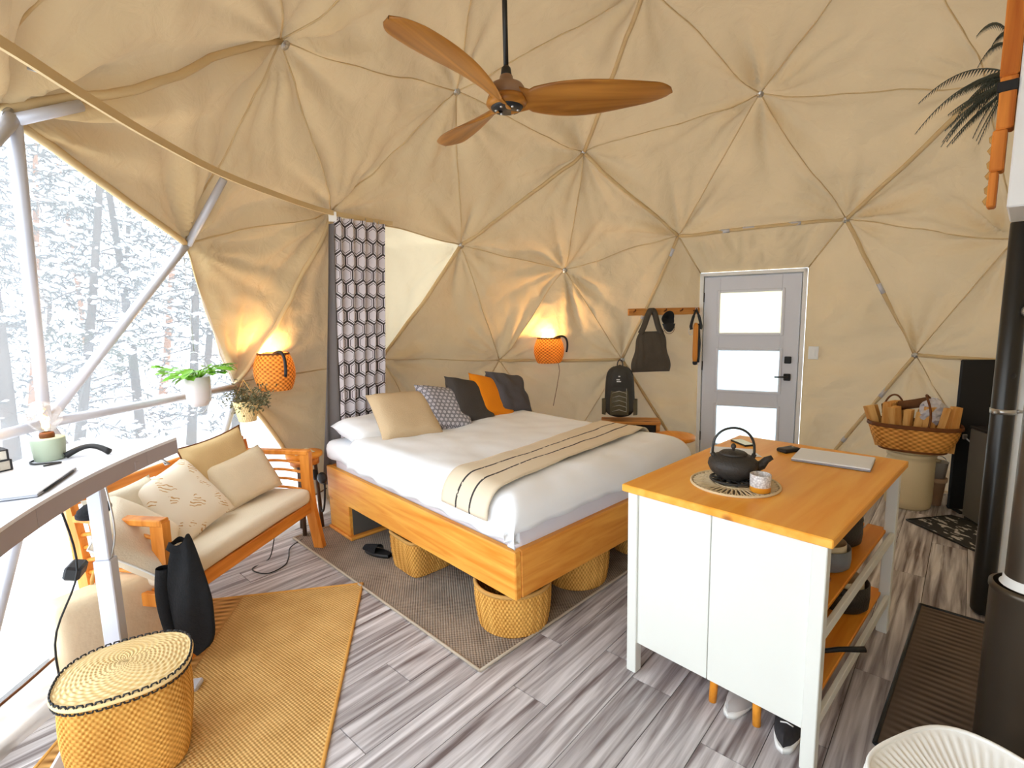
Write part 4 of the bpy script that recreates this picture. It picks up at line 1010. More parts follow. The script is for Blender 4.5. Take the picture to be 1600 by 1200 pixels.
# jacket over the near arm, cap, and floor bag
MAT['fleece'] = M('black_fleece', (.012, .012, .013), .95, .3, 20, .4, 90)
jk = thing('jacket', 'black jacket hanging over the near arm of the loveseat', 'jacket', sw(.015, -.075, 0), SA)
def jac(u, v):
    a = TAU*v; z = .62-.52*u
    w = (.04+.075*min(1, u*1.8)**.8)*(1 if u < .8 else math.sqrt(max(.02, 1-((u-.8)/.21)**2))); d_ = (.03+.03*math.sin(PI*min(1, u+.1)))
    return (-.03*u+d_*math.cos(a)*(1+.22*math.sin(7*u+3*a)), -.035-.05*u+w*math.sin(a)*(1+.05*math.sin(5*a+6*u)), z+.014*math.sin(3*a)-.04*math.sin(a)*(1-u))
g = grid(30, 36, jac); mesh('jacket_body', g[0], g[1], MAT['fleece'], jk, smooth=True)
g = grid(14, 14, lambda u, v: (-.045+.028*math.cos(TAU*v), .035+.032*math.sin(TAU*v)+.02*math.sin(4*u), .52-.38*u)); mesh('sleeve', g[0], g[1], MAT['fleece'], jk, smooth=True)
g = grid(8, 24, lambda u, v: (.05*math.cos(TAU*v)*(1-.3*u), -.02+.055*math.sin(TAU*v)*(1-.3*u), .60+.035*u+.008*math.sin(3*TAU*v))); mesh('collar', g[0], g[1], MAT['fleece'], jk, smooth=True)
cp = thing('knit_cap', 'black knit cap on the near arm rail behind the desk leg', 'hat', sw(.03, .36, .737), SA)
lathe('crown', [(.075, 0), (.08, .015), (.074, .035), (.05, .055), (.02, .064), (.001, .066)], MAT['fleece'], cp, 28)
lathe('brim_fold', [(.076, .0), (.083, .004), (.083, .018), (.078, .022)], MAT['fleece'], cp, 28)
fb = thing('canvas_bag', 'cream canvas bag standing under the near arm behind the desk leg', 'bag', (-1.95, 2.33, .0), R(62))
g = slab(-.26, .30, -.085, .085, .0, .44, .04, .012, 8, 24); mesh('bag_body', g[0], g[1], M('cream_canvas', s2l(228, 206, 172), .9, .06, 5, .3, 30), fb, smooth=True)
for y in (-.05, .05): tube('bag_handle', arc(lambda s: (.02+.09*math.cos(PI*s), y, .43+.10*math.sin(PI*s)), 14), .008, MAT['rope'], fb, 8)

# ------------------------------------------------------------------ curved standing desk
def polar(r, deg, z): return Vector((DC.x+r*math.cos(R(deg)), DC.y+r*math.sin(R(deg)), z))
dk = thing('standing_desk', 'pale grey curved standing desk along the window', 'desk', (polar(3.0, 190, 0).x, polar(3.0, 190, 0).y, 0), 0)
dko = dk.location.copy()
MAT['desk'] = wood('pale_desk_top', s2l(206, 206, 214), s2l(240, 240, 244), 1, .35, False, .5); MAT['desk_edge'] = M('desk_edge', s2l(168, 156, 156), .5, .05)
ZD = 1.12
def arcslab(r0, r1, a0, a1, z0, z1, n=26):
    V = []; F = []
    for i in range(n+1):
        a = a0+(a1-a0)*i/n; k_ = max(0, a-183)*.0028
        for r, z in ((r0+k_, z0), (max(r1, r1 if r1 > 3 else r1+k_), z0), (max(r1, r1 if r1 > 3 else r1+k_), z1), (r0+k_, z1)): V.append(polar(r, a, z)-dko)
    for i in range(n):
        for j_ in range(4): F.append((i*4+j_, i*4+4+j_, i*4+4+(j_+1) % 4, i*4+(j_+1) % 4))
    F += [(0, 1, 2, 3), tuple(len(V)-1-k for k in range(4))]
    return V, F
V, F = arcslab(2.735, 3.19, 182.9, 226, ZD-.012, ZD); mesh('desk_top', V, F, MAT['desk'], dk)
for a0, a1 in ((182.9, 187.4), (187.45, 201.5), (201.55, 214), (214.05, 226)):
    V, F = arcslab(2.735, 2.752, a0, a1, ZD-.075, ZD-.0125, 8); mesh('front_edge_band', V, F, MAT['desk_edge'], dk)
V, F = arcslab(2.752, 3.19, 182.9, 183.3, ZD-.075, ZD-.0125, 2); mesh('end_edge_band', V, F, MAT['desk_edge'], dk)
V, F = arcslab(2.76, 3.185, 183.3, 226, ZD-.03, ZD-.0125, 20); mesh('under_board', V, F, MAT['desk_edge'], dk)
MAT['desk_leg'] = M('pale_grey_steel', s2l(206, 208, 218), .45, .03)
for a, rr in ((188.6, 2.93), (213, 2.96)):
    c = polar(rr, a, 0)-dko; th_ = R(a)
    for nm, w, d_, z0, z1 in (('leg_outer', .034, .028, .03, .66), ('leg_inner', .028, .022, .66, ZD-.075)):
        g = xf(gbox(-w, w, -d_, d_, z0, z1, .004), TR(c, rz=th_)); mesh(nm, g[0], g[1], MAT['desk_leg'], dk)
    g = xf(gbox(-.32, .26, -.035, .035, .004, .03, .006), TR(c, rz=th_)); mesh('foot_bar', g[0], g[1], MAT['desk_leg'], dk)
    g = xf(gbox(-.18, .2, -.03, .03, ZD-.075, ZD-.032, .004), TR(c, rz=th_)); mesh('top_bracket', g[0], g[1], MAT['desk_edge'], dk)
pa, pb = polar(3.0, 190, .05)-dko, polar(3.0, 212, .05)-dko
g = gtube([pa, pb], .026, 4); mesh('floor_stretcher', g[0], g[1], MAT['desk_leg'], dk)
for k, (a, r, sl) in enumerate(((196, 2.85, .1), (203, 2.92, -.06), (189.5, 2.87, .05))):
    p0 = polar(r, a, ZD-.08)-dko; q = polar(r+.1, a-2, .12)-dko
    tube('power_cord', spline([p0, p0.lerp(q, .3)+Vector((sl*.3, .02, 0)), p0.lerp(q, .6)+Vector((-sl*.3, -.03, 0)), q, q+Vector((.05, .1, -.1))], 6), .004, MAT['black'] if k < 2 else MAT['metal'], dk, 6)
tube('cable_clip', [(polar(2.76, 184.8, ZD-.08)-dko), (polar(2.74, 184.4, ZD-.11)-dko), (polar(2.77, 183.9, ZD-.12)-dko), (polar(2.79, 183.8, ZD-.08)-dko)], .005, MAT['metal'], dk, 6)
wl = box('power_adapter', -.03, .03, -.05, .05, -.03, .03, MAT['black'], dk, .01, loc=polar(3.05, 188.6, .62)-dko, rot=(0, .3, .4))
# on the desk
lp = thing('table_lamp', 'table lamp with sage green base and clear globe bulb on the desk', 'lamp', (-1.90, 2.04, ZD))
lathe('lamp_base', [(.001, 0), (.046, 0), (.050, .004), (.057, .088), (.055, .092), (.001, .092)], M('sage_ceramic', s2l(178, 190, 166), .5, .08, 6), lp, 40)
lathe('socket', [(.024, .092), (.025, .104), (.022, .113), (.016, .115)], MAT['wicker_dark'], lp, 24)
gl = lathe('globe', [(.016, .115), (.03, .125), (.054, .155), (.060, .182), (.054, .21), (.032, .233), (.001, .241)], glass('globe_glass'), lp, 40)
tube('filament', [(0, 0, .12), (-.01, 0, .15), (.01, .005, .17), (-.008, -.005, .188), (0, 0, .205)], .004, emit('filament_glow', (1, .55, .12), 14), gl, 8)
lathe('filament_core', [(.001, .125), (.012, .132), (.013, .145), (.007, .158), (.001, .165)], emit('filament_core_glow', (1, .62, .2), 6), gl, 14)
L = bpy.data.lights.new('filament_light', 'POINT'); L.energy = 1.5; L.color = (1, .6, .25); L.shadow_soft_size = .02; lo = bpy.data.objects.new('filament_light', L); col.objects.link(lo); lo.parent = lp; lo.location = (0, 0, .20)
for k, (lab, dz, rz) in enumerate((('lower black covered book of the stack on the desk', 0, .1), ('upper black covered book of the stack on the desk', .043, -.06))):
    o = thing('book', lab, 'book', (-2.03, 1.83, ZD+dz), R(62)+rz, 'books on the desk')
    box('page_block', -.098, .104, -.07, .07, .004, .038, M('cream_pages', s2l(220, 212, 196), .8, .08, 90), o, .001)
    for z in (0, .038): box('cover', -.105, .108, -.075, .075, z, z+.004, MAT['black'], o, .001)
    box('spine', .104, .109, -.075, .075, 0, .042, MAT['black'], o, .001); box('clasp', .02, .05, -.0765, -.071, .006, .036, MAT['black'], o, .001)
o = thing('wood_slice', 'wooden slice with bark edge lying on the stacked books', 'wood slice', (-2.03, 1.83, ZD+.0855), .4)
lathe('slice', [(.001, 0), (.085, 0), (.088, .004), (.088, .02), (.084, .023), (.001, .023)], wood('slice_wood', s2l(210, 160, 90), s2l(240, 200, 130), 2), o, 28); lathe('bark', [(.087, .0), (.0925, .004), (.0925, .019), (.087, .0225)], MAT['wicker_dark'], o, 28)
lt2 = thing('laptop', 'grey closed laptop lying on the curved desk', 'laptop', (-1.70, 1.68, ZD), R(203))
box('base', -.12, .12, -.165, .165, .002, .009, M('grey_alloy', s2l(176, 178, 184), .35, .03, metal=.3), lt2, .003); box('lid', -.12, .12, -.165, .165, .0095, .016, M('marble_case', s2l(232, 234, 240), .3, .05, 9), lt2, .003); tube('hinge', [(-.121, -.12, .0095), (-.121, .12, .0095)], .004, MAT['black'], lt2, 8)
hs = thing('headset', 'black curved handset lying beside the lamp on the desk', 'handset', (-1.77, 2.07, ZD), R(20))
tube('grip', arc(lambda s: (-.075+.15*s, .02*math.sin(PI*s), .012+.028*math.sin(PI*s)), 16), [.010+.003*abs(i-7.5)/7.5 for i in range(16)], MAT['black'], hs, 10)
tube('cord', spline([(-.07, 0, .008), (-.12, .03, .005), (-.18, -.01, .005), (-.15, -.07, .005), (-.06, -.08, .005), (-.1, -.12, .005)], 6), .0035, MAT['black'], hs, 6)

# ------------------------------------------------------------------ lidded seagrass basket in the foreground
lb = thing('lidded_basket', 'tall lidded seagrass basket on the jute rug in the foreground', 'basket', (-1.47, 1.755, .018), R(28))
woven('woven_wall', lambda t: (.158+.018*math.sin(PI*t*.9)+.010*t, .365*t), 30, 84, .0035, MAT['seagrass'], lb, sup=3.2, asp=(1.08, .98))
lathe('bottom', [(.001, .004), (.157, .004)], MAT['seagrass'], lb, 40, 3.2)
def lidf(u, v):
    a = TAU*v; c, s = math.cos(a), math.sin(a); q = 1/((abs(c)**2.6+abs(s)**2.6)**(1/2.6)); n = 15
    r = .190*u*q*(1+.012*math.sin(26*a) if u > .9 else 1); row = u*n
    return (r*c*1.08, r*s*.98, .372+.022*(1-u*u)+.004*abs(math.sin(PI*row))+.0025*math.sin(70*a*max(.3, u)//1)*0)
g = grid(60, 120, lidf); ld = mesh('lid', g[0], g[1], MAT['seagrass_pale'], lb, smooth=True, uvs=[(v, u*8) for u, v in g[2]])
def rimp(a, k, z): 
    c, s = math.cos(a), math.sin(a); q = 1/((abs(c)**2.6+abs(s)**2.6)**(1/2.6)); return (.190*k*q*c*1.08, .190*k*q*s*.98, z)
g = gtube([rimp(TAU*i/80, 1.0, .368) for i in range(80)], .010, 8, closed=True); mesh('lid_rim', g[0], g[1], MAT['seagrass_pale'], ld, smooth=True)
for ph_ in (0, 1):
    g = gtube([rimp(TAU*i/104, 1.02, .372+(.012 if (i+ph_*2) % 4 < 2 else -.022)) for i in range(104)], .0035, 5, closed=True); mesh('dark_stitching', g[0], g[1], MAT['black'], ld, smooth=True)

# ------------------------------------------------------------------ side table by the bed head
sd = thing('side_table', 'small round orange wood side table between loveseat and bed', 'table', (-1.625, 3.855, .008))
lathe('table_top', [(.001, .60), (.125, .60), (.135, .606), (.135, .628), (.128, .634), (.001, .634)], MAT['oak_slat'], sd, 36)
lathe('under_ring', [(.1, .545), (.108, .545), (.108, .60), (.1, .60)], MAT['teak'], sd, 30)
for a in (.5, 2.6, 4.7): tube('leg', [(.095*math.cos(a), .095*math.sin(a), 0), (.075*math.cos(a), .075*math.sin(a), .6)], [.016, .013], M('dark_table_leg', s2l(86, 66, 50), .6), sd, 10)
ts = thing('folded_napkin', 'cream folded napkin lying on the small side table', 'napkin', (-1.625, 3.84, .642), R(30))
for k in range(2):
    g = grid(8, 8, lambda u, v: ((u-.5)*.13, (v-.5)*.12, .003+.009*k+.006*math.sin(5*u+3*v)*u)); o = mesh('fold', g[0], g[1], M('napkin_cloth', s2l(240, 224, 190), .9), ts, smooth=True, rot=(0, 0, .35*k)); s_ = o.modifiers.new('t', 'SOLIDIFY'); s_.thickness = .003
hp = thing('headphones', 'black headphones hooked on the head corner of the bed', 'headphones', bw(-BL_+.02, -.06, .46), BA)
tube('headband', arc(lambda s: (.075*math.cos(PI*s+.2), .0, -.02-.30*math.sin(PI*s)*.95), 24), .008, MAT['black'], hp, 8)
for s in (-1, 1):
    lathe('ear_cup', [(.001, .0), (.042, .0), (.046, .012), (.04, .03), (.02, .036), (.001, .036)], MAT['black'], hp, 24, loc=(s*.06, -.0, -.01), rot=(PI/2, 0, .3*s))
sl = thing('slipper', 'black slipper lying under the bed beside the square basket', 'shoe', (-.98, 3.42, .008), R(150))
g = grid(18, 16, lambda u, v: (u*.24-.12, .045*math.sin(PI*min(1, u+.04))**.4*math.cos(TAU*v), .012+.012*max(-1, min(1, math.sin(TAU*v)*3)))); mesh('sole', g[0], g[1], MAT['black'], sl, smooth=True)
g = grid(12, 14, lambda u, v: (-.02+u*.13, .046*math.cos(PI*v)*(1-.3*u*u), .024+.05*math.sin(PI*v)*(1-.5*u))); mesh('strap', g[0], g[1], MAT['fleece'], sl, smooth=True)
fc = thing('floor_cord', 'thin black power cord looped on the planks below the loveseat', 'cord', (-1.6, 3.3, 0))
tube('cord', [Vector(p) for p in spline([(-.12, .2, .2), (-.13, .1, .01), (-.18, -.05, .004), (-.05, -.12, .004), (.02, -.02, .004), (.0, .1, .004), (-.05, .25, .01), (-.02, .4, .004)], 8)], .004, MAT['black'], fc, 6)

# ------------------------------------------------------------------ hanging plants
MAT['leaf'] = M('bright_leaf', s2l(120, 176, 48), .45, .25, 8); MAT['leaf_dark'] = M('fern_leaf', s2l(78, 80, 66), .7, .3, 8); MAT['dry'] = M('dry_herb', s2l(104, 100, 70), .9, .3, 10)
MAT['soil'] = M('soil', (.04, .03, .022), .95)
hpz = 1.17
hg = thing('hanging_plant', 'green leafy plant in a pale hanging pot at the window', 'plant', (-1.845, 2.975, hpz))
lathe('pot', [(.001, 0), (.04, .002), (.062, .03), (.068, .10), (.066, .175), (.061, .175), (.060, .15), (.001, .15)], M('pale_pink_pot', s2l(226, 216, 214), .5, .03), hg, 32)
lathe('soil', [(.001, .158), (.060, .156)], MAT['soil'], hg, 24)
tube('hanger_loop', arc(lambda s: (.078*math.cos(TAU*s-PI/2), 0, .10+.36*(.5+.5*math.sin(TAU*s-PI/2))-.14), 40), .0025, MAT['metal'], hg, 6)
tube('hanger_wire', [(0, 0, .32), (0, 0, .93)], .0022, MAT['metal'], hg, 6)
def leafgeo(L, w, fold=.25, lob=0):
    def fn(u, v):
        s = (v-.5)*2; ww = w*math.sin(PI*min(1, u*.98+.02))**.7*(1+lob*math.sin(u*TAU*3)); return (u*L, s*ww, -.25*L*u*u+fold*abs(s)*ww)
    return grid(9, 4, fn)
g = leafgeo(.075, .024, .25, .22); lf0 = None
for k in range(26):
    a = k*2.4; el = rg.uniform(.15, 1.0); ln = rg.uniform(.05, .17); p = Vector((math.cos(a)*ln, math.sin(a)*ln, .17+ln*el*.55))
    tube('stem', [(0, 0, .155), p*.5+Vector((0, 0, .10)), p], .003, MAT['leaf'], hg, 5)
    for q in range(2):
        ro = (rg.uniform(-.4, .4), rg.uniform(-.5, .4), a+rg.uniform(-.9, .9)); sc = rg.uniform(.7, 1.25)
        if lf0 is None: lf0 = mesh('leaf', g[0], g[1], MAT['leaf'], hg, smooth=True, loc=p, rot=ro)
        else: share(lf0, 'leaf', hg, p, ro, (sc, sc, sc))
dh = thing('hanging_basket', 'small hanging straw basket of dry herbs below the window hub', 'plant', (-1.90, 3.60, .95))
woven('basket_wall', lambda t: (.055+.03*t, .15*t), 8, 22, .004, MAT['seagrass_pale'], dh)
lathe('basket_bottom', [(.001, .002), (.055, .002)], MAT['seagrass_pale'], dh, 24)
for s in (-1, 1): tube('hanger_cord', [(s*.08, 0, .15), (0, -.01, .30)], .003, MAT['rope'], dh, 6)
gg = []; LV = []; LF = []
for k in range(60):
    a = rg.uniform(0, TAU); e = Vector((math.cos(a)*rg.uniform(.03, .20)+.05, math.sin(a)*rg.uniform(.03, .15)-.03, rg.uniform(.12, .30)))
    gg.append(gtube([(0, 0, .1), e*.55+Vector((0, 0, .06)), e], [.002, .0016, .001], 4))
    for q in range(7):
        c = e*rg.uniform(.55, 1.05)+Vector((rg.uniform(-.015, .015),)*3); w = Vector((rg.uniform(-1, 1), rg.uniform(-1, 1), rg.uniform(-1, 1))).normalized(); n = len(LV)
        LV += [c, c+w*.022+w.orthogonal().normalized()*.006, c+w*.03, c+w*.016-w.orthogonal().normalized()*.007]; LF.append((n, n+1, n+2, n+3))
g = join(gg); mesh('twigs', g[0], g[1], MAT['dry'], dh)['kind'] = 'stuff'; mesh('dry_leaves', LV, LF, MAT['dry'], dh)['kind'] = 'stuff'

# ------------------------------------------------------------------ coat rack by the door
RA, RB = Vector((1.27, 5.55, 1.66)), Vector((2.06, 5.62, 1.65)); ra = math.atan2(RB.y-RA.y, RB.x-RA.x); RL = (RB-RA).length
rk = thing('coat_rack', 'wooden peg rail on the canvas beside the door', 'rack', RA, ra)
box('rail', 0, RL, .0, .025, -.04, .035, MAT['rackwood'], rk, .005)
box('end_block', .0, .06, -.012, .0, -.03, .028, MAT['rackwood'], rk, .004); box('end_block', RL-.06, RL, -.012, .0, -.03, .028, MAT['rackwood'], rk, .004)
for x in (.06, .235, .40, .58, .73): tube('peg', [(x, .005, 0), (x, -.045, .008), (x, -.06, .022)], .008, MAT['wicker_dark'], rk, 8)
for x in (.1, .7): tube('rail_strap', [(x, .03, 0), (x, .10, .02)], .006, MAT['metal'], rk, 6)
def rp_(x, y, z): return TR(RA, rz=ra) @ Vector((x, y, z))
MAT['tote'] = M('dark_olive_cotton', s2l(84, 76, 66), .9, .2, 12, .3, 60); MAT['packcloth'] = M('dark_pack_nylon', s2l(64, 62, 58), .7, .2, 14, .25, 80); MAT['packgreen'] = M('olive_pack_nylon', s2l(96, 90, 70), .7, .2, 14, .25, 80)
tt = thing('tote_bag', 'dark olive cotton tote bag hanging from the peg rail', 'bag', rp_(.235, -.06, -.63), ra)
def tote(u, v):
    a = TAU*v; z = .42*u; w = .21*(1-.42*u**2.2)+.012*math.sin(9*u); d_ = .055*math.sin(PI*min(1, u*.9+.1))**.6*(1-.45*u)
    return (w*math.copysign(abs(math.cos(a))**.6, math.cos(a)), d_*math.copysign(abs(math.sin(a))**.8, math.sin(a))*(1+.25*math.sin(5*math.cos(a)*3+4*u)), z-.035*abs(math.cos(a))*(1-u)*.5)
g = grid(26, 44, tote); mesh('bag_body', g[0], g[1], MAT['tote'], tt, smooth=True)
g = grid(4, 44, lambda u, v: (tote(0, v)[0]*(1-u), tote(0, v)[1]*(1-u), tote(0, v)[2])); mesh('bag_bottom', g[0], g[1], MAT['tote'], tt, smooth=True)
for y in (-.02, .02):
    pts = spline([(-.12, y, .40), (-.085, y, .47), (-.03, y, .62), (0, y, .645), (.03, y, .62), (.075, y, .47), (.11, y, .40)], 6)
    V, F = [], []
    for i, p in enumerate(pts):
        d_ = (pts[min(i+1, len(pts)-1)]-pts[max(0, i-1)]).normalized(); n = Vector((d_.z, 0, -d_.x)); V += [p+n*.024, p-n*.024]
    F = [(2*i, 2*i+1, 2*i+3, 2*i+2) for i in range(len(pts)-1)]; o = mesh('bag_strap', V, F, MAT['tote'], tt, smooth=True); s_ = o.modifiers.new('t', 'SOLIDIFY'); s_.thickness = .006
cp = thing('baseball_cap', 'black cap hanging on the peg rail beside the tote bag', 'hat', rp_(.40, -.075, -.02), ra)
g = grid(14, 24, lambda u, v: (.07*math.cos(TAU*v)*math.sin(PI/2*u+.02), -.02-.05*math.sin(PI/2*u)*abs(math.sin(TAU*v))-.0+.03*(1-u), -.06+.085*math.sin(TAU*v)*math.sin(PI/2*u))); mesh('crown', g[0], g[1], MAT['black'], cp, smooth=True)
def brim(u, v):
    a = PI*v; return (.07*math.cos(a)*(1-.1*u), -.05-.02*math.sin(a), -.09-.09*u*math.sin(a)-.02)
g = grid(8, 16, brim); o = mesh('brim', g[0], g[1], MAT['black'], cp, smooth=True); s_ = o.modifiers.new('t', 'SOLIDIFY'); s_.thickness = .004
tube('strap_loop', arc(lambda s: (.02+.06*math.cos(PI*s+PI), -.02, -.15-.07*math.sin(PI*s)), 14), .003, MAT['wicker_dark'], cp, 6)
um = thing('umbrella', 'folded black umbrella with orange grip hanging at the right end of the peg rail', 'umbrella', rp_(.73, -.065, -.56), ra)
tube('orange_grip', [(0, 0, 0), (0, 0, .06), (0, 0, .40), (0, 0, .43)], [.022, .030, .026, .012], M('orange_grip', s2l(226, 146, 60), .5), um, 14)
tube('black_side', [(.024, -.01, .0), (.03, -.005, .2), (.024, 0, .42)], [.02, .026, .015], MAT['black'], um, 10)
lathe('end_cap', [(.001, -.03), (.022, -.024), (.028, .0), (.024, .012)], MAT['black'], um, 16)
for s in (-1, 1): tube('strap', spline([(0, 0, .57), (s*.03, 0, .50), (s*.055, 0, .40), (s*.05, 0, .36)], 6), [.012]*6+[.016]*6+[.018]*7, MAT['black'], um, 8)
tube('hang_loop', arc(lambda s: (.012*math.cos(TAU*s), 0, .575+.02*math.sin(TAU*s)), 14), .003, MAT['metal'], um, 6)
tube('buckle_wire', arc(lambda s: (-.06+.02*math.cos(TAU*s), -.005, .34+.04*math.sin(TAU*s)), 14), .003, MAT['metal'], um, 6)
# backpack
bk = thing('backpack', 'dark olive hiking backpack hung above the bench', 'backpack', (1.165, 5.47, .53), R(-14))
def pack(u, v):
    a = TAU*v; z = .56*u; w = .17*max(.02, 1-abs(2*u-1)**5)**.4*(1-.16*u); d_ = .10*max(.05, 1-abs(2*u-1)**4)**.4
    c, s = math.cos(a), math.sin(a); return (w*math.copysign(abs(c)**.7, c), d_*math.copysign(abs(s)**.7, s), z)
g = grid(30, 40, pack); mesh('main_body', g[0], g[1], MAT['packcloth'], bk, smooth=True)
for u in (0, 1):
    g = grid(4, 40, lambda q, v: (pack(u, v)[0]*(1-q), pack(u, v)[1]*(1-q), pack(u, v)[2]+(.012*q if u else 0))); mesh('end_panel', g[0], g[1], MAT['packcloth'], bk, smooth=True)
g = grid(20, 16, lambda u, v: ((v-.5)*.2*(1-.25*(u-.3)**2), -.095-.045*math.sin(PI*v)**.6*math.sin(PI*min(1, u+.03))**.5, .04+.26*u)); mesh('front_pocket', g[0], g[1], MAT['packgreen'], bk, smooth=True)
g = grid(14, 14, lambda u, v: ((v-.5)*.21*(1-.4*u*u), -.085-.04*math.sin(PI*v)**.6*math.sin(PI*min(1, u+.05))**.5, .34+.19*u)); mesh('top_pocket', g[0], g[1], MAT['packcloth'], bk, smooth=True)
for k in range(5):
    z = .08+k*.05; tube('bungee_cord', [(-.075, -.125, z), (0, -.146, z+.025), (.075, -.125, z), (.075, -.125, z+.05)], .0035, MAT['metal'], bk, 6)
for k, (x, z, w) in enumerate(((-.012, .425, .035), (-.005, .405, .045), (.0, .46, .02))): box('emblem', x-w/2, x+w/2, -.133, -.128, z-.006, z+.006, MAT['white'], bk, .001)
for s in (-1, 1):
    g = grid(10, 10, lambda u, v: (s*(.145+.045*math.sin(PI*v)), -.06+.1*v, .03+.17*u)); mesh('side_pocket', g[0], g[1], MAT['packgreen'], bk, smooth=True)
    tube('shoulder_strap', spline([(s*.06, .07, .54), (s*.11, .10, .4), (s*.13, .10, .2), (s*.15, .07, .05)], 6), .014, MAT['packcloth'], bk, 8)
tube('haul_loop', arc(lambda s: (.03*math.cos(PI*s), .06, .55+.07*math.sin(PI*s)), 12), .006, MAT['packcloth'], bk, 6)
# bench and stool behind the bed
bn = thing('shoe_bench', 'low wooden bench with dark shelf under the backpack', 'bench', (1.28, 5.45, 0), R(-10))
box('bench_top', -.31, .31, -.13, .13, .47, .50, MAT['rackwood'], bn, .006); box('shelf', -.29, .29, -.11, .11, .18, .2, MAT['rackwood'], bn, .004)
for sx in (-.28, .28):
    for sy in (-.1, .1): box('leg', sx-.02, sx+.02, sy-.02, sy+.02, 0, .47, MAT['rackwood'], bn, .003)
g = slab(-.26, .05, -.135, .10, .395, .465, .03, .02, 4, 14); mesh('dark_fur_lining', g[0], g[1], M('dark_fur', s2l(54, 46, 42), .95, .6, 30, .8, 40), bn, smooth=True)
g = slab(.06, .27, -.10, .10, .38, .465, .012, .002, 4, 8); mesh('black_drawer', g[0], g[1], MAT['black'], bn, smooth=True)
rs = thing('round_stool', 'round orange wooden stool between the bed and the door', 'stool', (1.60, 4.95, 0))
lathe('seat', [(.001, .40), (.19, .40), (.2, .408), (.2, .432), (.192, .44), (.12, .435), (.001, .432)], MAT['oak_slat'], rs, 40)
for a in (.4, 1.97, 3.54, 5.11): tube('leg', [(.17*math.cos(a), .17*math.sin(a), 0), (.13*math.cos(a), .13*math.sin(a), .4)], .016, MAT['oak_slat'], rs, 10)
g = gtube([(.145*math.cos(TAU*i/40), .145*math.sin(TAU*i/40), .22) for i in range(40)], .009, 6, closed=True); mesh('foot_ring', g[0], g[1], MAT['oak_slat'], rs, smooth=True)
sw_ = thing('light_switch', 'white light switch on the canvas right of the door', 'switch', (3.03, 5.11, 1.215), R(-42))
box('switch_plate', -.045, .045, -.006, .006, -.065, .065, MAT['white'], sw_, .003); box('rocker', -.018, .018, -.011, -.005, -.035, .035, MAT['white'], sw_, .002)
box('back_box', -.03, .03, .006, .07, -.045, .045, MAT['white'], sw_, .002)

# ------------------------------------------------------------------ stove corner
ck = thing('stoneware_crock', 'cream stoneware crock under the firewood basket', 'crock', (3.315, 4.13, .0))
lathe('body', [(.001, 0), (.145, 0), (.155, .01), (.162, .06), (.163, .40), (.155, .42), (.168, .435), (.17, .455), (.16, .465), (.15, .46), (.15, .05), (.001, .04)], M('cream_stoneware', s2l(218, 200, 160), .45, .06, 5), ck, 44)
for s in (-1, 1): tube('lug_handle', [(s*.15, -.06, .39), (s*.19, -.06, .395), (s*.19, .0, .395), (s*.15, .0, .39)], .012, ck.children[0].data.materials[0], ck, 8)
lathe('lid', [(.001, .468), (.165, .468), (.168, .474), (.14, .482), (.001, .484)], ck.children[0].data.materials[0], ck, 40)
wb = thing('firewood_basket', 'orange wicker basket of split firewood on the crock', 'basket', (3.29, 4.10, .486), R(-38))
wb.scale = (.82, .82, .82)
woven('woven_wall', lambda t: (.235+.09*t+.02*math.sin(PI*t), .27*t), 12, 44, .007, MAT['wicker'], wb, sup=2.8, asp=(1.12, .72))
lathe('bottom', [(.001, .006), (.23, .006)], MAT['wicker'], wb, 40, 2.8, loc=(0, 0, 0)).scale = (1.12, .72, 1)
q28 = lambda a: 1/((abs(math.cos(a))**2.8+abs(math.sin(a))**2.8)**(1/2.8))
for z, r in ((.27, .332), (.255, .335), (.015, .24)):
    g = gtube([(1.12*r*q28(TAU*i/60)*math.cos(TAU*i/60), .72*r*q28(TAU*i/60)*math.sin(TAU*i/60), z) for i in range(60)], .012, 8, closed=True); mesh('braided_rim', g[0], g[1], MAT['wicker_dark'], wb, smooth=True)
tube('hoop_handle', arc(lambda s: (.10+.02*math.sin(9*s), .23*math.cos(PI*s), .26+.30*math.sin(PI*s)), 24), .010, MAT['wicker_dark'], wb, 8)
tube('hoop_handle', arc(lambda s: (-.17+.09*math.cos(PI*s), .12, .33+.20*math.sin(PI*s)), 20), .009, MAT['wicker_dark'], wb, 8)
MAT['logend'] = wood('split_wood', s2l(206, 140, 66), s2l(240, 192, 118), 2, .8, False); MAT['logbark'] = M('log_bark', s2l(112, 74, 44), .95, .3, 20, .5, 30)
def split_log(label, x, y, z, L, r, tx, ty, rz):
    o = thing('split_log', label, 'firewood', TR((3.29, 4.10, .486), rz=R(-38), s=(.82, .82, .82)) @ Vector((x, y, z)), 0, 'split logs in the firewood basket')
    o.rotation_euler = (tx, ty, rz)
    a = [0, R(35), R(70), R(105)]; rim = [(r*math.cos(t_), r*math.sin(t_)) for t_ in a]; P = [(0, 0)]+rim; n = len(P)
    V = [(p[0], p[1], 0) for p in P]+[(p[0]*1.02, p[1]*.98, L) for p in P]
    mesh('split_face', V, [tuple(range(n-1, -1, -1)), tuple(range(n, 2*n)), (0, 1, n+1, n), (n-1, 0, n, 2*n-1)], MAT['logend'], o)
    mesh('bark', V, [(i, i+1, n+i+1, n+i) for i in range(1, n-1)], MAT['logbark'], o)
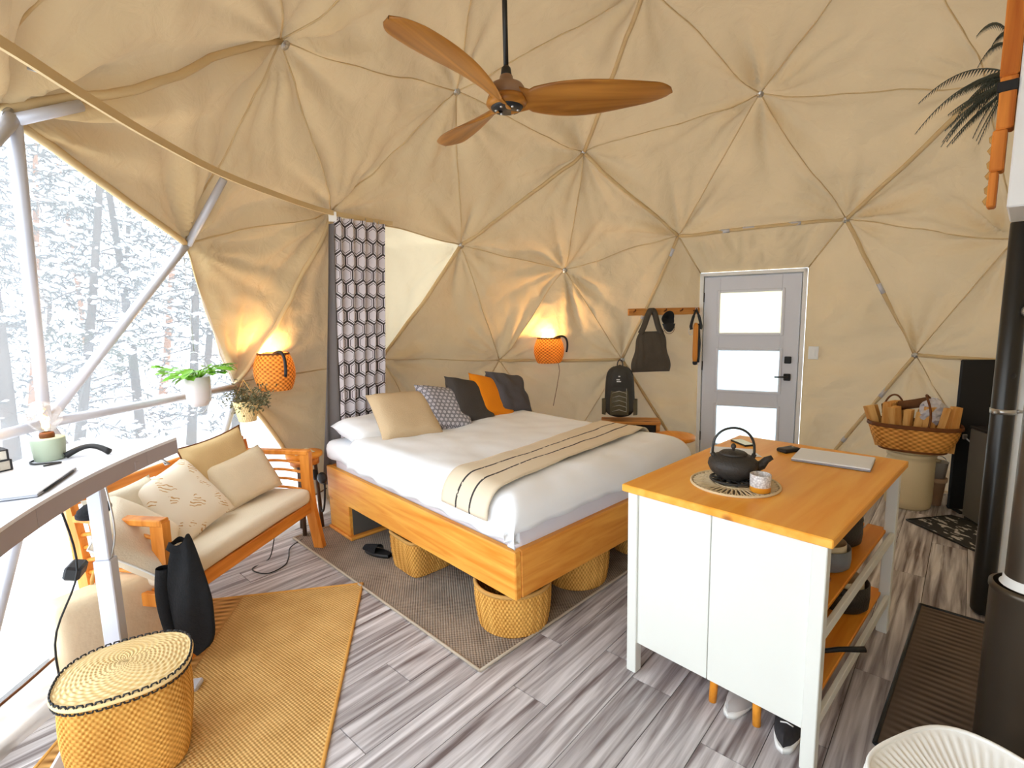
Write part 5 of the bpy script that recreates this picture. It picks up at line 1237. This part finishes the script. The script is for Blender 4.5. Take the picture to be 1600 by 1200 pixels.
for k in range(15):
    x = -.27+.54*(k % 8)/7+.02*(k//8); y = (-.07 if k < 8 else .07)
    split_log(['leftmost', 'second', 'third', 'fourth', 'fifth', 'sixth', 'seventh', 'eighth'][k % 8]+(' split log from the left' if k % 8 else ' split log')+(' in the front row' if k < 8 else ' in the back row')+' of the firewood basket', x, y, .015, .30+rg.uniform(-.0, .09), rg.uniform(.045, .06), rg.uniform(-.05, .2), -.28+.3*(k % 8)/7+rg.uniform(-.08, .08), rg.uniform(-.9, .7))
o = thing('bark_log', 'dark barked log lying across the split firewood', 'firewood', TR((3.29, 4.10, .486), rz=R(-38), s=(.82, .82, .82)) @ Vector((-.12, .03, .40)), R(-38))
tube('log_bark', [(-.12, 0, 0), (-.06, .01, .01), (.1, .02, .05), (.2, .03, .085)], [.034, .038, .038, .034], MAT['logbark'], o, 12)
for x, z in ((-.121, 0), (.201, .086)): lathe('log_end', [(.001, .003), (.032, .0)], MAT['logend'], o, 12, loc=(x, .0 if x < 0 else .03, z), rot=(0, -PI/2 if x < 0 else PI/2, 0))
o = thing('newspaper', 'crumpled pale newspaper stuffed among the firewood', 'paper', TR((3.29, 4.10, .486), rz=R(-38), s=(.82, .82, .82)) @ Vector((.14, -.02, .28)))
g = grid(16, 16, lambda u, v: ((.10+.03*mnoise.noise(Vector((u*9, v*9, 1))))*math.cos(TAU*v)*math.sin(PI*u), (.07+.03*mnoise.noise(Vector((u*8, v*8, 4))))*math.sin(TAU*v)*math.sin(PI*u), .10-.11*math.cos(PI*u)+.02*mnoise.noise(Vector((u*7, v*12, 9))))); mesh('crumpled_sheet', g[0], g[1], M('newsprint', s2l(206, 202, 206), .9, .3, 40), o)
tp2 = thing('terracotta_pot', 'small terracotta pot on the floor beside the crock', 'pot', (3.54, 4.13, 0))
MAT['terra'] = M('terracotta', s2l(206, 168, 132), .85, .08)
lathe('body', [(.001, 0), (.05, 0), (.068, .2), (.075, .2), (.075, .235), (.066, .235), (.05, .02), (.001, .015)], MAT['terra'], tp2, 28); lathe('rim_band', [(.0755, .202), (.078, .206), (.078, .23), (.0755, .236)], MAT['terra'], tp2, 28)
sp_ = thing('grey_pail', 'small grey pail set on the terracotta pot', 'pail', (3.54, 4.13, .236))
lathe('body', [(.001, 0), (.06, 0), (.075, .13), (.079, .135), (.072, .132), (.057, .008), (.001, .006)], M('grey_zinc', s2l(176, 168, 158), .5), sp_, 28); tube('bail', arc(lambda s: (.075*math.cos(PI*s), 0, .13+.05*math.sin(PI*s)), 14), .003, MAT['metal'], sp_, 6)
bp_ = thing('heat_shield', 'tall black heat shield panel against the dome wall', 'panel', (3.54, 4.0, 0), R(-13))
box('panel', 0, .50, -.012, .012, .01, 1.235, M('matt_black_panel', (.012, .012, .013), .55, .3, 3), bp_, .01)
for x in (.06, .42): box('foot', x-.02, x+.02, -.09, .09, 0, .012, MAT['black'], bp_, .003)
tube('poker', [(.06, -.02, .62), (.10, -.035, .58), (.2, -.035, .47)], .006, MAT['metal'], bp_, 8); box('poker_hook', .05, .08, -.03, -.012, .60, .64, MAT['metal'], bp_, .004)
sb = thing('ash_box', 'grey metal ash box behind the steel flue pipe', 'box', (3.62, 3.72, 0), R(-13))
box('box_body', -.12, .16, -.1, .1, .02, .72, M('smoke_grey_metal', s2l(96, 94, 88), .5, .1), sb, .008); box('box_lid', -.125, .165, -.105, .105, .72, .74, MAT['black'], sb, .005); tube('box_handle', [(-.03, -.1, .6), (-.03, -.125, .6), (.07, -.125, .6), (.07, -.1, .6)], .006, MAT['metal'], sb, 8)
for x in (-.1, .14): box('box_foot', x-.015, x+.015, -.08, .08, 0, .02, MAT['black'], sb, .002)
fl = thing('flue_pipe', 'tall black steel flue pipe standing beside the white post', 'pipe', (2.52, 2.575, .007))
lathe('pipe_body', [(.001, 0), (.036, .002), (.047, .02), (.048, .05), (.048, 2.05), (.045, 2.055), (.001, 2.055)], MAT['black_metal'], fl, 36)
tube('pipe_neck', [(0, 0, 2.05), (0, 0, 2.75)], .018, MAT['black_metal'], fl, 20)
lathe('clamp_band', [(.048, 1.10), (.051, 1.10), (.051, 1.125), (.048, 1.125)], MAT['metal'], fl, 32)
for s in (-1, 1): tube('clamp_bolt', [(s*.047, -.02, 1.112), (s*.075, -.03, 1.112)], .010, MAT['metal'], fl, 10)
lathe('damper_knob', [(.001, .045), (.02, .04), (.028, .025), (.026, .008), (.012, .0)], MAT['metal'], fl, 18, loc=(.008, -.044, 1.62), rot=(PI/2, 0, 0))
lathe('vent_hole', [(.001, .002), (.012, .002), (.014, 0)], MAT['black'], fl, 14, loc=(-.01, -.0465, 1.30), rot=(PI/2, 0, 0))
f2 = thing('steel_cylinder', 'large dull steel pipe at the right edge of the picture', 'pipe', (1.795, 1.66, .007))
MAT['dullsteel'] = M('dull_brown_steel', s2l(92, 82, 70), .38, .2, 4, metal=.6, spec=.5)
lathe('lower_section', [(.001, 0), (.105, 0), (.108, .01), (.108, .655), (.112, .66), (.112, .675), (.1, .68)], MAT['dullsteel'], f2, 40)
lathe('upper_section', [(.072, .66), (.072, 2.9), (.001, 2.9)], MAT['dullsteel'], f2, 40)
lathe('collar_ring', [(.085, .68), (.077, .69), (.077, .705), (.073, .71)], MAT['white'], f2, 36)
wc = thing('white_cabinet', 'white cabinet on a white post with a rough orange wood edge board', 'cabinet', (2.01, 2.13, 0), R(-45))
box('cabinet_body', -.002, .55, .0, .55, 2.05, 3.0, MAT['white'], wc, .006)
box('post', .07, .19, .70, .82, 0, 2.05, MAT['white'], wc, .004); box('post_bracket', .07, .19, .52, .82, 2.05, 2.12, MAT['white'], wc, .004)
MAT['rough'] = wood('rough_orange_board', s2l(176, 92, 30), s2l(226, 140, 58), 2, .7, True)
for x0, x1, z0, z1 in ((-.062, -.004, 2.56, 3.2), (-.058, -.006, 2.36, 2.56), (-.066, -.022, 2.20, 2.36), (-.064, -.036, 2.06, 2.20)): box('edge_board', x0, x1, .0, .09, z0, z1, MAT['rough'], wc, .006)
box('bracket', -.066, -.003, -.004, .094, 2.50, 2.54, MAT['black'], wc, .003)
for k in range(3):
    g = gtube([(-.062-.008*math.sin(i*1.7), .045, 2.08+.10*k+.012*i) for i in range(8)], .010, 6); mesh('bark_edge', g[0], g[1], MAT['rope'], wc, smooth=True)
# fern spilling out beside the cabinet
fn_ = thing('potted_fern', 'dark fern with arching fronds hanging beside the white cabinet', 'plant', (2.19, 2.30, 2.44), R(-45))
lathe('pot', [(.001, 0), (.025, 0), (.04, .15), (.043, .15), (.043, .17), (.037, .17), (.03, .03), (.001, .02)], MAT['terra'], fn_, 28)
tube('pot_cord', [(0, .08, .16), (0, .10, .5)], .003, MAT['metal'], fn_, 6)
fr = [(-.36, .0, -.12, .26), (-.35, -.05, .0, .24), (-.24, .02, -.2, .10), (-.17, 0, .24, .32), (-.16, .04, .12, .32), (-.12, .06, .2, .3)]
for k in range(18):
    fr.append((-rg.uniform(.12, .27), rg.uniform(-.1, .1), rg.uniform(-.22, .04), rg.uniform(.08, .22)))
for (ex, ey, ez, ht) in fr:
    P0 = Vector((0, 0, .15)); E_ = Vector((ex, ey, .15+ez)); mid = P0.lerp(E_, .5)+Vector((0, 0, ht*.8))
    B_ = lambda s: P0*(1-s)**2+mid*2*s*(1-s)+E_*s*s
    V = []; F = []
    gq = gtube([B_(i/14) for i in range(15)], [.004*(1-.7*i/14) for i in range(15)], 5); V += list(gq[0]); F += list(gq[1])
    n_ = 34
    for i in range(3, n_):
        s = i/n_; p = B_(s); d_ = (B_(min(1, s+.02))-B_(s-.02)).normalized(); sd_ = d_.cross(Vector((0, 0, 1))).normalized(); L_ = .034*math.sin(PI*min(1, s*.95+.03))**.6
        for sg in (-1, 1):
            e = p+sd_*sg*L_*.8+d_*.012-Vector((0, 0, L_*.75)); k = len(V); V += [p-d_*.0038, p+d_*.0038, e]; F.append((k, k+1, k+2))
    mesh('frond', V, F, MAT['leaf_dark'], fn_)
